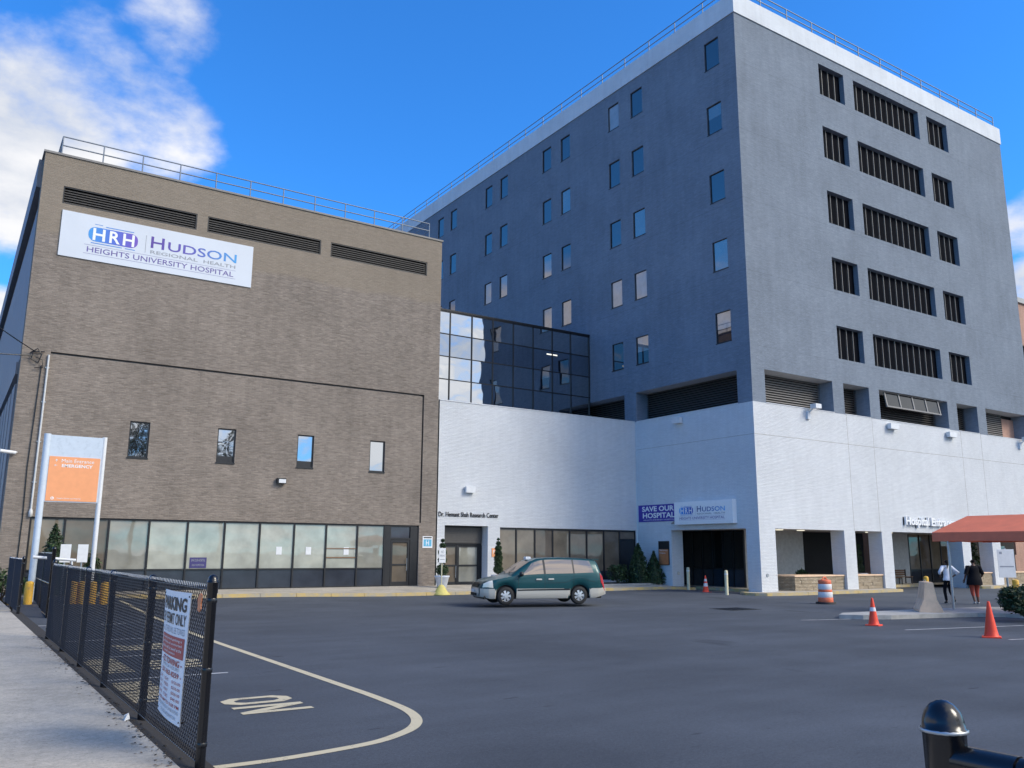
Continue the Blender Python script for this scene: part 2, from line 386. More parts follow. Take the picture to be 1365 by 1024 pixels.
def dup(o, loc=None, parent=None, rz=None, label=None):
    c = o.copy(); COL.objects.link(c)
    if parent is not None: c.parent = parent
    if loc is not None: c.location = loc
    if rz is not None: c.rotation_euler = (0, 0, rz)
    if label: c['label'] = label
    for ch in list(o.children): dup(ch, parent=c)
    return c

def wall(mb, plane, c, u0, u1, z0, z1, holes, mi=0, jmi=None, depth=.1, bmi=None):
    """wall sheet in plane 'Y' (y = c, seen from -y) or 'X' (x = c, seen from -x) with openings; each hole (u0,u1,z0,z1[,depth[,backmat]])"""
    jmi = mi if jmi is None else jmi
    P = (lambda u, z, d=0.: (u, c+d, z)) if plane == 'Y' else (lambda u, z, d=0.: (c+d, u, z))
    def q(a, b, cc, d, m): mb.quad(*((a, b, cc, d) if plane == 'Y' else (d, cc, b, a)), m)
    us = sorted({u0, u1} | {h[0] for h in holes} | {h[1] for h in holes}); zs = sorted({z0, z1} | {h[2] for h in holes} | {h[3] for h in holes})
    us = [u for u in us if u0 <= u <= u1]; zs = [z for z in zs if z0 <= z <= z1]
    for i in range(len(us)-1):
        j = 0
        while j < len(zs)-1:
            def solid(j): 
                cu, cz = (us[i]+us[i+1])/2, (zs[j]+zs[j+1])/2
                return not any(h[0] < cu < h[1] and h[2] < cz < h[3] for h in holes)
            if solid(j):
                e = j
                while e+1 < len(zs)-1 and solid(e+1): e += 1
                q(P(us[i], zs[j]), P(us[i+1], zs[j]), P(us[i+1], zs[e+1]), P(us[i], zs[e+1]), mi); j = e+1
            else: j += 1
    for h in holes:
        a, b, s_, t = h[:4]; d = h[4] if len(h) > 4 and h[4] else depth; bm = h[5] if len(h) > 5 else bmi
        q(P(a, s_), P(a, t), P(a, t, d), P(a, s_, d), jmi); q(P(b, s_, d), P(b, t, d), P(b, t), P(b, s_), jmi)
        q(P(a, t), P(b, t), P(b, t, d), P(a, t, d), h[6] if len(h) > 6 else jmi); q(P(a, s_, d), P(b, s_, d), P(b, s_), P(a, s_), jmi)
        if bm is not None: q(P(a, s_, d), P(b, s_, d), P(b, t, d), P(a, t, d), bm)

_tc = {}
def textmesh(body, bold=0., ext=0.):
    key = (body, bold, ext)
    if key in _tc: return _tc[key]
    cu = bpy.data.curves.new('lettering', 'FONT'); cu.body = body; cu.offset = bold; cu.extrude = ext; cu.size = 1; cu.resolution_u = 3
    o = bpy.data.objects.new('lettering', cu); COL.objects.link(o)
    dg = bpy.context.evaluated_depsgraph_get(); me = bpy.data.meshes.new_from_object(o.evaluated_get(dg))
    bpy.data.objects.remove(o); bpy.data.curves.remove(cu)
    vs = [v.co.copy() for v in me.vertices]
    x0 = min(v.x for v in vs); x1 = max(v.x for v in vs); y0 = min(v.y for v in vs); y1 = max(v.y for v in vs)
    fs = [tuple(p.vertices) for p in me.polygons]
    bpy.data.meshes.remove(me)
    _tc[key] = (vs, fs, x0, x1, y0, y1); return _tc[key]
def addtext(mb, body, plane, c, ua, ub, za, zb, mi=0, bold=0., ext=0., thick=0.):
    """fit the words into the box; ua is the reader's left end. plane 'Y' / 'X' / 'Z' (painted on the ground: ua..ub along y, za..zb along x)"""
    vs, fs, x0, x1, y0, y1 = textmesh(body, bold, ext)
    out_ = []
    for v in vs:
        u = ua+(ub-ua)*(v.x-x0)/(x1-x0); z = za+(zb-za)*(v.y-y0)/(y1-y0); d = -(v.z/ext)*thick/2-thick/2 if ext else 0
        out_.append((u, c+d, z) if plane == 'Y' else (c+d, u, z) if plane == 'X' else (z, u, c))
    mb.add(out_, fs, mi)
def pill(mb, plane, c, ua, ub, za, zb, r, mi=0, n=6):
    s = 1 if ub > ua else -1; pts = []
    for cx, cz, a0 in ((ub-s*r, zb-r, 0), (ua+s*r, zb-r, 90), (ua+s*r, za+r, 180), (ub-s*r, za+r, 270)):
        for i in range(n+1):
            a = rad(a0+90*i/n); pts.append((cx+s*r*math.cos(a), cz+r*math.sin(a)))
    mb.add([(u, c, z) if plane == 'Y' else (c, u, z) for u, z in pts], [tuple(range(len(pts)))], mi)
def flat(mb, plane, c, ua, ub, za, zb, mi=0):
    ps = [(ua, za), (ub, za), (ub, zb), (ua, zb)]
    mb.add([(u, c, z) if plane == 'Y' else (c, u, z) for u, z in ps], [(0, 1, 2, 3)], mi)

# ------------------------------------------------------------------ ground
def sm(t): t = max(0, min(1, t)); return t*t*(3-2*t)
def gz(x, y): return (.085+.115*sm((18-x)/8))*sm((y-27)/7.5)*sm((35.5-x)/2.5 if x > 33 else 1)+.22*sm((8-x)/5)*sm((y-20)/9)
YK = 34.9          # kerb in front of the brick block and research wing
mb = MB(); mb.quad((-600, -600, -.6), (900, -600, -.6), (900, 900, -.6), (-600, 900, -.6)); struct(mb.build('ground', 'asphalt'))
mb = MB()
xs = [1.85+i*1.2 for i in range(30)]+[40, 48, 60, 75, 95, 130]; ys = [-60, -40, -25, -12, -4]+[i*1.25 for i in range(0, 29)]+[36, 38, 40]
for i in range(len(xs)-1):
    for j in range(len(ys)-1):
        P = [(xs[i+a], ys[j+b], gz(xs[i+a], ys[j+b])) for a, b in ((0, 0), (1, 0), (1, 1), (0, 1))]; mb.quad(*P)
struct(mb.build('parking_lot', 'asphalt'))
mb = MB(); mb.box(-3.2, -40, -.2, 1.66, 26.5, .46); struct(mb.build('sidewalk', 'concrete_walk'))
mb = MB(); mb.box(-14, -40, -.2, -3.2, 120, .36); struct(mb.build('road', 'asphalt')); mb = MB(); mb.add([(1.66, 6.6, .455), (1.66, 26.5, .455), (1.95, 26.5, .40), (1.95, 6.6, .40), (1.95, 26.5, -.1), (1.95, 6.6, -.1), (1.66, 6.6, -.1)], [(0, 3, 2, 1), (3, 5, 4, 2), (0, 6, 5, 3)]); struct(mb.build('soil_strip', 'soil'))
mb = MB(); mb.box(-3.2, 26.5, -.2, 1.7, 60, .47); struct(mb.build('sidewalk', 'concrete_walk'))
mb = MB(); mb.add([(1.66, 1.6, .455), (1.66, 6.6, .455), (3.4, 6.6, .004), (3.4, 1.6, .004), (1.66, 1.6, -.1), (1.66, 6.6, -.1)], [(0, 3, 2, 1), (0, 4, 3), (1, 2, 5)]); struct(mb.build('driveway_apron', 'asphalt'))

def kerb_run(name, pts, w, top, mat, base=-.1):
    """kerb stones along a polyline; top(x,y) gives the top height"""
    mb = MB()
    pts = [Vector((p[0], p[1], 0)) for p in pts]; L = []
    for i, p in enumerate(pts):
        d = (pts[min(i+1, len(pts)-1)]-pts[max(i-1, 0)]).normalized(); n = Vector((-d.y, d.x, 0)); L.append((p, p+n*w))
    for i in range(len(L)-1):
        (a, b), (c, d) = L[i], L[i+1]
        f = .988; c2 = a+(c-a)*f; d2 = b+(d-b)*f       # open joint between stones
        V = []
        for q in (a, c2, d2, b): V.append((q.x, q.y, base))
        for q in (a, c2, d2, b): V.append((q.x, q.y, top(q.x, q.y)))
        mb.add(V, [(4, 5, 6, 7), (0, 1, 5, 4), (1, 2, 6, 5), (2, 3, 7, 6), (3, 0, 4, 7)])
    return struct(mb.build(name, mat))
kt = lambda x, y: min(gz(x, YK-.05)+.14, .425)
kerb_run('kerb', [(1.9+i*1.5, YK) for i in range(23)]+[(35.2, YK)], .16, kt, 'kerb_yellow')
mb = MB()
for i in range(34):
    x0, x1 = 1.9+i*.98, 1.9+(i+1)*.98
    mb.quad((x0, YK+.155, kt(x0, 0)-.004), (x1, YK+.155, kt(x1, 0)-.004), (x1, 38.6, .37), (x0, 38.6, .37))
struct(mb.build('sidewalk', 'concrete_walk'))
# tower walk with yellow kerb, and the inner kerbs of the arcade
kerb_run('kerb', [(34.05, 30.3), (33.4, 30.1), (33.0, 29.4), (33.05, 28.8), (33.4, 28.4), (34.2, 28.25), (36.2, 28.2), (38.2, 28.2), (40.2, 28.2), (42.2, 28.2), (44.2, 28.2), (44.5, 28.6), (44.5, 29.35)], .2, lambda x, y: .14, 'kerb_yellow')
kerb_run('kerb', [(52.8, 29.35), (52.8, 28.5), (53.2, 28.2), (55, 28.2), (57, 28.2), (59, 28.2), (61, 28.2), (63, 28.2), (65, 28.2), (70, 28.2)], .2, lambda x, y: .14, 'kerb_yellow')
kerb_run('kerb', [(45.0, 32.0), (47, 32), (49, 32), (51, 32), (53, 32)], .15, lambda x, y: .16, 'kerb_yellow')
kerb_run('kerb', [(35.9, 35.6), (35.9, 34), (35.9, 32.2), (35.9, 30.3)], .15, lambda x, y: .15, 'kerb_yellow')
mb = MB()
def slab(mb, pts, z): mb.add([(x, y, z) for x, y in pts], [tuple(range(len(pts)))])
slab(mb, [(33.15, 29.0), (33.6, 28.4), (44.35, 28.38), (44.35, 33.6), (36.04, 33.6), (36.04, 30.3), (33.6, 30.1)], .132)
slab(mb, [(52.95, 28.38), (70, 28.38), (70, 33.6), (52.95, 33.6)], .132); slab(mb, [(44.5, 32.14), (52.9, 32.14), (52.9, 33.6), (44.5, 33.6)], .15); slab(mb, [(36.04, 33.6), (37.8, 33.6), (37.8, 38.4), (36.04, 38.4)], .14)
struct(mb.build('sidewalk', 'concrete_walk'))
# traffic island
isl = [(24.2, 17.75), (24.6, 17.15), (25.4, 16.7), (27.2, 16.35), (29.0, 15.9), (29.6, 15.3), (30.2, 13.5), (30.8, 11.0), (36.0, 11.0), (35.6, 15.2), (32.5, 17.6), (29.6, 18.0), (27, 18.1), (25, 18.2)]
mb = MB(); n = len(isl)
mb.add([(x, y, 0) for x, y in isl]+[(x*.996+.1, y*.996+.06, .13) for x, y in isl], [tuple(range(n, 2*n))]+[(i, (i+1) % n, n+(i+1) % n, n+i) for i in range(n)])
struct(mb.build('traffic_island', 'concrete_kerb'))

# painted markings
def stripe(mb, pts, w, z=.005):
    pts = [Vector((p[0], p[1])) for p in pts]; L = []
    for i, p in enumerate(pts):
        d = (pts[min(i+1, len(pts)-1)]-pts[max(i-1, 0)]).normalized(); nn = Vector((-d.y, d.x))*w/2; L.append((p-nn, p+nn))
    for i in range(len(L)-1):
        (a, b), (c, d) = L[i], L[i+1]
        mb.quad(*[(q.x, q.y, gz(q.x, q.y)+z) for q in (a, c, d, b)])
mb = MB()
def smooth_path(P, n=5):
    Q = []
    for i in range(len(P)-1):
        p0, p1, p2, p3 = [Vector(P[max(0, min(len(P)-1, i+k_))]) for k_ in (-1, 0, 1, 2)]
        for j in range(n):
            t = j/n; Q.append(.5*((2*p1)+(p2-p0)*t+(2*p0-5*p1+4*p2-p3)*t*t+(3*p1-p0-3*p2+p3)*t**3))
    return Q+[Vector(P[-1])]
edge = [Vector((5.41, 33-i)) for i in range(20)]+smooth_path([(5.41, 13.0), (5.41, 12.0)]+[at(a, b, 2, 0).to_2d() for a, b in ((530, 941), (548, 950.5), (555.5, 960), (551, 969.5), (534, 978.5), (503, 989), (451, 999.5), (372, 1012.7), (293, 1023))]+[(1.95, 8.85)])
stripe(mb, edge, .14)
struct(mb.build('lane_marking', 'paint_cream'))
mb = MB()
for y in (15.35, 18.6, 21.9, 25.2): stripe(mb, [(1.95, y), (4.3, y-.05)], .1)
struct(mb.build('stall_marking', 'paint_white'))
mb = MB()
def paintword(w, x0, x1, y0, y1): addtext(mb, w, 'Z', gz(x0, y0)+.006, y0, y1, x1, x0, bold=.05)
def stencil_no(x0, x1, y0, y1):
    z = gz(x0, y0)+.006; w = (y1-y0)*.44; t = w*.25; tx = .17; ya, yb_ = y0, y0+w
    q = lambda P: mb.add([(x, y, z) for x, y in P], [tuple(range(len(P)))])
    q([(x0, ya), (x1, ya), (x1, ya+t), (x0, ya+t)]); q([(x0, yb_-t), (x1, yb_-t), (x1, yb_), (x0, yb_)])
    mb.add([(x, y, z+.001) for x, y in ((x0, ya+t), (x0+.34, ya+t), (x1, yb_-t), (x1-.34, yb_-t))], [(0, 1, 2, 3)])
    ya, yb_ = y1-w, y1; c = .17; d = w*.3
    O = [(x0+c, ya), (x1-c, ya), (x1, ya+d), (x1, yb_-d), (x1-c, yb_), (x0+c, yb_), (x0, yb_-d), (x0, ya+d)]; cx_, cy_ = (x0+x1)/2, (ya+yb_)/2
    I = [(cx_+(x-cx_)*(1-2*tx/(x1-x0)), cy_+(y-cy_)*(1-2*t/w)) for x, y in O]
    mb.add([(x, y, z) for x, y in O+I], [(k_, (k_+1) % 8, 8+(k_+1) % 8, 8+k_) for k_ in range(8)])
stencil_no(3.42, 4.36, 11.36, 12.62); stencil_no(3.3, 4.3, 16.35, 17.6); stencil_no(3.3, 4.3, 19.6, 20.9); paintword('PARKING', 2.1, 3.0, 16.2, 18.3); paintword('PARKING', 2.0, 3.0, 12.95, 15.0)
# the words read from the lot side
struct(mb.build('painted_lettering', 'paint_cream'))
mb = MB()
for a, b in (((1068, 827), (1134, 825.5)), ((1207, 840), (1365, 834)), ((1345, 853), (1420, 850))):
    A = at(*a, 2, 0); B = at(*b, 2, 0); stripe(mb, [(A.x, A.y), (B.x, B.y)], .1)
struct(mb.build('stall_marking', 'paint_white'))

# ------------------------------------------------------------------ brick building
YB = 38.42; XA, XB, HB, ZB = 1.81, 20.68, 18.36, .36
bb = thing('brick_building', 'tan brick hospital block with blank upper wall and a strip of ground floor windows', 'building', (11, YB, 0), world=True)
louv = [(2.62, 8.06, 16.28, 17.04), (8.53, 13.95, 16.28, 17.04), (14.45, 19.82, 16.28, 17.04)]
wins = [(6.04, 6.84), (9.66, 10.46), (13.30, 14.10), (16.94, 17.75)]
WZ = (5.83, 7.35)
strip = (2.75, 19.74, ZB, 3.29)
mb = MB()
holes = [(*l, .35) for l in louv]+[(a, b, *WZ, .16) for a, b in wins]+[(*strip, .22)]+[(2.83, 19.75, 9.82, 9.91, .1, 1), (19.75, 19.84, 3.42, 9.91, .1, 1)]  # both grooves are backed in black, painting in the shade of the reveal
wall(mb, 'Y', YB, XA, XB, -.2, HB, holes)
mb.quad((XB, YB, -.2), (XB, 75, -.2), (XB, 75, HB), (XB, YB, HB))
# street side: brick return, then metal panels under a projecting fascia
mb.quad((XA, 39.3, -.2), (XA, YB, -.2), (XA, YB, HB), (XA, 39.3, HB))
mb.quad((XA, 75, HB), (XB, 75, HB), (XB, 75, -.2), (XA, 75, -.2))
mb.build('wall', ['tan_brick', 'frame_black'], bb)
mb = MB(); mb.quad((XA, YB, HB-.02), (XB, YB, HB-.02), (XB, 75, HB-.02), (XA, 75, HB-.02)); mb.build('roof', 'roof_membrane', bb)
mb = MB(); mb.box(XA-.06, YB-.05, HB+.002, XB+.05, YB+.35, HB+.09); mb.box(XA-.06, YB+.35, HB+.002, XA+.3, 75, HB+.09); mb.box(XB-.3, YB+.35, HB+.002, XB+.05, 75, HB+.09); mb.build('coping', 'coping', bb)
mb = MB()
mb.quad((XA+.12, 39.3, -.2), (XA+.12, 75, -.2), (XA+.12, 75, 17.2), (XA+.12, 39.3, 17.2), 0)
for i in range(14):
    y = 39.9+i*2.5; mb.box(XA+.06, y, 9.9, XA+.12, y+2.44, 16.6, 0); mb.box(XA-.03, y, .9, XA+.12, y+1.9, 8.7, 0)
mb.box(XA-.16, 39.3, 17.1, XA+.11, 75, HB-.02, 0); mb.box(XA-.1, 39.3, 9.0, XA+.13, 75, 9.5, 0)
mb.quad((XA+.1, 39.3, 16.6), (XA+.1, 75, 16.6), (XA+.1, 75, 17.1), (XA+.1, 39.3, 17.1), 1)  # black strip paints the shade of the gap under the fascia
mb.build('side_wall', ['side_panel_blue', 'frame_black'], bb)
for a, b, z0, z1 in louv:
    mb = MB(); flat(mb, 'Y', YB+.3, a, b, z0, z1, 1)
    mb.box(a, YB+.02, z0, a+.05, YB+.3, z1); mb.box(b-.05, YB+.02, z0, b, YB+.3, z1); mb.box(a+.05, YB+.02, z1-.05, b-.05, YB+.3, z1); mb.box(a+.05, YB+.02, z0, b-.05, YB+.3, z0+.03)
    lv = mb.build('louvre', ['frame_black', 'room_dark'], bb)
    for i in range(6):
        z = z0+.075+i*.108
        s_ = MB(); s_.add([(a+.05, YB+.05, z-.03), (b-.05, YB+.05, z-.03), (b-.05, YB+.13, z+.045), (a+.05, YB+.13, z+.045), (a+.05, YB+.05, z-.015), (b-.05, YB+.05, z-.015), (b-.05, YB+.13, z+.06), (a+.05, YB+.13, z+.06)],
                        [(0, 1, 5, 4), (4, 5, 6, 7), (3, 2, 1, 0), (2, 3, 7, 6), (1, 2, 6, 5), (3, 0, 4, 7)]); s_.build('slat', 'slat_metal', lv)
for i, (a, b) in enumerate(wins):
    mb = MB(); y = YB+.06; z0, z1 = WZ; w = .055
    mb.box(a, y, z0, a+w, y+.09, z1); mb.box(b-w, y, z0, b, y+.09, z1); mb.box(a+w, y, z1-w, b-w, y+.09, z1); mb.box(a+w, y, z0, b-w, y+.09, z0+w)
    mb.box(a-.02, YB-.04, z0-.05, b+.02, YB+.12, z0-.003)
    wo = mb.build('window', 'frame_black', bb)
    mb = MB(); flat(mb, 'Y', y+.04, a+w, b-w, z0+w, z1-w); mb.build('pane', 'small_window_glass', wo)
    mb = MB()
    if i in (1, 2): flat(mb, 'Y', y+.035, a+w, b-w, z0+w, z0+.3); mb.build('lower_panel', 'frame_black', wo)
# ground-floor window strip
mull = [2.79, 4.01, 5.62, 7.17, 8.72, 10.28, 11.83, 13.41, 14.95, 16.51, 17.92]
y = YB+.1
sf = MB()
for u in mull: sf.box(u-.035, y-.04, ZB+.02, u+.035, y+.07, 3.29)
sf.box(2.83, y-.03, 3.21, 19.66, y+.08, 3.288); sf.box(2.83, y-.03, 1.19, 17.88, y+.08, 1.25); sf.box(2.83, y-.03, ZB-.1, 17.88, y+.08, ZB+.06)
sf.box(19.3, y-.04, ZB-.1, 19.73, y+.08, 3.21); sf.box(17.96, y-.04, ZB-.1, 18.25, y+.08, 3.21); sf.box(18.25, y-.035, 2.58, 19.3, y+.07, 2.68)
so = sf.build('window_strip', 'frame_black', bb)
kinds = ['tan_glass', 'brown_glass', 'dim_blind_glass', 'blind_glass', 'blind_glass', 'blind_glass', 'blind_glass', 'blind_glass', 'blind_glass', 'dim_blind_glass']
for i, kd in enumerate(kinds):
    a, b = mull[i]+.04, mull[i+1]-.04
    mb = MB(); flat(mb, 'Y', y+.02+.002*(i % 3), a, b, 1.25, 3.21); mb.build('pane', kd, so)
    mb = MB(); flat(mb, 'Y', y+.015+.002*(i % 2), a, b, ZB+.06, 1.19); mb.build('spandrel_panel', 'spandrel', so)
for u in (12.62, 14.0, 15.85):     # notices taped inside
    mb = MB(); flat(mb, 'Y', y+.008, u, u+.26, 1.85, 2.2); mb.build('notice', 'white_enamel', so)
mb = MB(); flat(mb, 'Y', y+.006, 8.9, 9.6, 1.28, 1.72, 0)
addtext(mb, 'SAVE OUR HOSPITAL', 'Y', y+.002, 8.96, 9.54, 1.55, 1.66, 1); addtext(mb, 'SIGN THE PETITION', 'Y', y+.002, 9.0, 9.5, 1.36, 1.44, 1)
mb.v = mb.v[:4]+mb.v[4:]; tag(mb.build('window_poster', ['poster_purple', 'grey_print']), 'small purple poster with white print low in a brick building window', 'poster')
mb = MB(); mb.box(14.99, y-.012, 2.12, 16.47, y-.004, 2.16); mb.box(14.99, y-.012, 1.7, 16.47, y-.004, 1.75); mb.build('blind_rail', 'wood', so)
# door of the brick building
mb = MB(); a, b = 18.27, 19.28
mb.box(a, y-.02, ZB, a+.1, y+.05, 2.57); mb.box(b-.1, y-.02, ZB, b, y+.05, 2.57); mb.box(a+.1, y-.02, 2.45, b-.1, y+.05, 2.57); mb.box(a+.1, y-.02, ZB, b-.1, y+.05, ZB+.22); mb.box(a+.1, y-.02, 1.35, b-.1, y+.05, 1.42)
do = mb.build('door', 'frame_black', bb)
mb = MB(); flat(mb, 'Y', y+.02, a+.1, b-.1, ZB+.22, 1.35); mb.build('pane', 'brown_glass', do)
mb = MB(); flat(mb, 'Y', y+.024, a+.1, b-.1, 1.42, 2.45); mb.build('pane', 'brown_glass', do)
mb = MB(); mb.cyl((b-.15, y-.07, 1.1), (b-.15, y-.07, 1.7), .015, n=6); mb.cyl((b-.15, y-.07, 1.15), (b-.15, y-.02, 1.15), .012, n=6); mb.cyl((b-.15, y-.07, 1.65), (b-.15, y-.02, 1.65), .012, n=6); mb.build('handle', 'steel', do)
mb = MB(); flat(mb, 'Y', y+.02, 18.27, 19.28, 2.68, 3.2); mb.build('transom_pane', 'spandrel', so)
# roof railing
def railing(parent, pts_post, ztop, zmid, zbase, runs, r=.028):
    for i, (x, yy) in enumerate(pts_post):
        mb = MB(); mb.cyl((x, yy, zbase), (x, yy, ztop), r, n=6); mb.build('railing_post', 'rail_metal', parent)
    for p0, p1 in runs:
        for z in (ztop, zmid):
            mb = MB(); mb.cyl((*p0, z), (*p1, z), r, n=6); mb.build('rail', 'rail_metal', parent)
px_ = [2.42+i*1.602 for i in range(12)]
railing(bb, [(x, YB+.3) for x in px_]+[(2.42, YB+.3+j*1.7) for j in range(1, 6)]+[(20.04, YB+.3+j*1.7) for j in range(1, 6)], 19.35, 18.95, HB, [((2.42, YB+.3), (20.04, YB+.3)), ((2.42, YB+.3), (2.42, YB+9)), ((20.04, YB+.3), (20.04, YB+9))])
# conduit and wiring at the corner
cdt = thing('service_conduit', 'pale vertical conduit pipe near the left corner of the brick wall', 'pipe', (2.7, YB, 3.3), world=True)
mb = MB(); mb.cyl((2.75, YB-.06, 3.5), (2.77, YB-.06, 9.75), .04, n=8); mb.build('pipe', 'pvc_conduit', cdt)
mb = MB(); mb.lathe([(.0, 0), (.07, .04), (.08, .2), (.05, .32), (0, .34)], (2.75, YB-.08, 3.25), 8); mb.build('junction_box', 'pvc_conduit', cdt)
mb = MB()
for z in (4.6, 6.2, 7.8, 9.2): mb.box(2.68, YB-.05, z, 2.84, YB+.0-.003, z+.05)
mb.build('strap', 'steel', cdt)
mb = MB(); mb.tube([(2.55, YB-.03, 9.3), (2.5, YB-.04, 7), (2.46, YB-.03, 5.2), (2.5, YB-.03, 3.3), (2.48, YB-.03, 1.5)], .018); tag(mb.build('cable', 'black_paint'), 'thin black cable running down the brick beside the pale conduit', 'cable')
mb = MB()
mb.tube([(2.1, YB-.05, 9.75), (2.35, YB-.12, 9.95), (2.5, YB-.14, 9.7), (2.4, YB-.12, 9.35), (2.15, YB-.1, 9.5), (2.2, YB-.1, 9.8), (2.6, YB-.08, 9.85)], .025)
mb.tube([(2.3, YB-.1, 9.6), (2.55, YB-.13, 9.5), (2.6, YB-.12, 9.2), (2.3, YB-.1, 9.15)], .018); tag(mb.build('cable_loop', 'black_paint'), 'tangled loop of black cable at the top of the conduit', 'cable')
def sag(a, b, s, n=14):
    a = Vector(a); b = Vector(b); return [a.lerp(b, i/n)-Vector((0, 0, s*4*(i/n)*(1-i/n))) for i in range(n+1)]
for a, b, s_, lb in (((2.3, YB-.1, 9.8), (-6, 33, 15.5), .6, 'black overhead cable rising steeply from the brick corner to upper left'), ((2.3, YB-.1, 9.65), (-7, 36, 9.6), .3, 'black overhead cable leaving the brick corner level to the left')):
    mb = MB(); mb.tube(sag(a, b, s_), .022, 5); tag(mb.build('overhead_cable', 'black_paint'), lb, 'cable')
cm_ = thing('security_camera', 'white security camera on an arm at the left corner of the brick building', 'camera', (1.8, YB, 6), world=True)
mb = MB(); mb.cyl((2.0, YB-.12, 5.72), (1.45, YB-.35, 5.75), .07, n=8); mb.build('body', 'white_enamel', cm_)
mb = MB(); mb.cyl((2.05, YB, 5.75), (2.0, YB-.14, 5.75), .03, n=6); mb.build('bracket', 'white_enamel', cm_)
fl = thing('floodlight', 'small black floodlight with white lens on the brick wall below the windows', 'light', (12.6, YB, 5), world=True)
mb = MB(); mb.box(12.40, YB-.22, 5.02, 12.80, YB-.03, 5.27); mb.box(12.55, YB-.03, 5.08, 12.65, YB-.002, 5.2); mb.build('housing', 'frame_black', fl)
mb = MB(); mb.box(12.46, YB-.235, 5.05, 12.78, YB-.222, 5.22); mb.build('lens', 'white_enamel', fl)
stk = MB(); stk.box(19.95, YB-.02, 2.2, 20.5, YB-.003, 2.77, 0); flat(stk, 'Y', YB-.024, 20.0, 20.45, 2.27, 2.62, 1); flat(stk, 'Y', YB-.024, 20.0, 20.45, 2.67, 2.73, 2)
addtext(stk, 'H', 'Y', YB-.027, 20.14, 20.3, 2.32, 2.57, 0); tag(stk.build('notice_plate', ['white_print', 'blue_sticker', 'black_print']), 'small white and light blue notice at the right end of brick wall', 'sign')

# ------------------------------------------------------------------ banner on the brick
def hospital_logo(parent, plane, c, ua, ub, za, zb, e, violet='violet_print', grey='grey_print'):
    """the printed face of the hospital signs; e = sheet spacing towards the viewer"""
    U = lambda t: ua+(ub-ua)*t; Z = lambda t: za+(zb-za)*t
    s = 1 if ub > ua else -1
    mb = MB(); pill(mb, plane, c-e, U(0), U(.315), Z(.43), Z(.90), abs(ub-ua)*.045); mb.build('emblem', 'print_blue_to_violet' if plane == 'Y' else 'side_print_blue', parent)
    for q in ((.035, .085, .985, 1.0), (.105, .285, .945, .97), (.02, .215, .36, .385), (.235, .30, .36, .385)):
        mb = MB(); flat(mb, plane, c-e, U(q[0]), U(q[1]), Z(q[2]), Z(q[3])); mb.build('emblem_line', 'blue_print', parent)
    mb = MB()
    for ch, t0, t1 in (('H', .028, .105), ('R', .132, .20), ('H', .218, .292)): addtext(mb, ch, plane, c-2*e, U(t0), U(t1), Z(.47), Z(.865), bold=.02)
    mb.build('emblem_letters', 'white_print', parent)
    mb = MB(); flat(mb, plane, c-e, U(.365), U(.368), Z(.36), Z(.95)); mb.build('divider', grey, parent); mb = MB(); addtext(mb, 'REGIONAL', plane, c-e, U(.40), U(.725), Z(.365), Z(.48), bold=.012); mb.build('small_lettering', grey, parent); mb = MB(); addtext(mb, 'HEALTH', plane, c-e, U(.765), U(.995), Z(.365), Z(.48), bold=.012); mb.build('small_lettering', grey, parent)
    mb = MB(); addtext(mb, 'H', plane, c-e, U(.40), U(.49), Z(.56), Z(.95), bold=.01); addtext(mb, 'UDSON', plane, c-e, U(.515), U(1.0), Z(.56), Z(.87), bold=.01); mb.build('name_lettering', 'print_violet_to_blue' if plane == 'Y' else 'side_print_navy_to_blue', parent)
    mb = MB(); flat(mb, plane, c-e, U(-.02), U(1), Z(.285), Z(.292)); flat(mb, plane, c-e, U(-.02), U(1), Z(0), Z(.008)); addtext(mb, 'HEIGHTS UNIVERSITY HOSPITAL', plane, c-e, U(0), U(.985), Z(.06), Z(.235), bold=.006); mb.build('lower_lettering', violet, parent)
bn = thing('wall_banner', 'large white hospital name banner high on the brick wall', 'banner', (6.7, YB, 14), world=True)
mb = MB(); mb.box(2.67, YB-.05, 14.0, 10.66, YB-.004, 15.98); mb.build('sheet', 'banner_white', bn)
hospital_logo(bn, 'Y', YB-.052, 3.72, 9.92, 14.27, 15.62, .003)

# ------------------------------------------------------------------ research wing (white) with glass block
XT, YT = 34.18, 29.38; ZT, ZO, ZD, ZP = 9.75, 3.27, 32.17, 33.4; XR = 62.9; YFAR = 86
YW = YB+.08; XW = 20.80
rw = thing('research_wing', 'white painted brick wing joining the two hospital blocks, dark glass box above', 'building', (27, YW, 0), world=True)
mb = MB()
wall(mb, 'Y', YW, XW, XT-.003, -.1, ZT, [(21.24, 23.82, .33, 3.34, .75), (24.57, 34.1, .5, 3.30, .18)])
mb.quad((XW, YW, ZT), (XT-.003, YW, ZT), (XT-.003, 42.7, ZT), (XW, 42.7, ZT))
mb.box(XW, YW-.03, ZT, XT-.003, YW+.3, ZT+.05)
mb.build('wall', 'white_paint', rw)
mb = MB(); mb.box(XB+.002, YB+.12, -.1, XW+.02, YB+.2, ZT-.01); mb.build('expansion_joint', 'frame_black', rw)
mb = MB(); mb.quad((XW+.02, 40.2, -.1), (XT+.8, 40.2, -.1), (XT+.8, 40.2, ZT-.02), (XW+.02, 40.2, ZT-.02)); mb.build('dark_backing', 'room_dark', rw)  # added dark sheet that blocks sky light leaking through the hollow wing
YG = 42.8; gx = [20.72, 22.20, 23.70, 25.20, 26.68, 28.17, 29.66, 31.15, 32.62, 34.12]; gzs = [9.8, 10.53, 11.89, 13.25, 14.61, 15.95]
mb = MB()
for u in gx: mb.box(u-.03, YG-.05, 9.752, u+.03, YG+.1, 16.0)
for i in range(len(gx)-1):
    for z in gzs: mb.box(gx[i]+.03, YG-.04, z-.025, gx[i+1]-.03, YG+.1, z+.025)
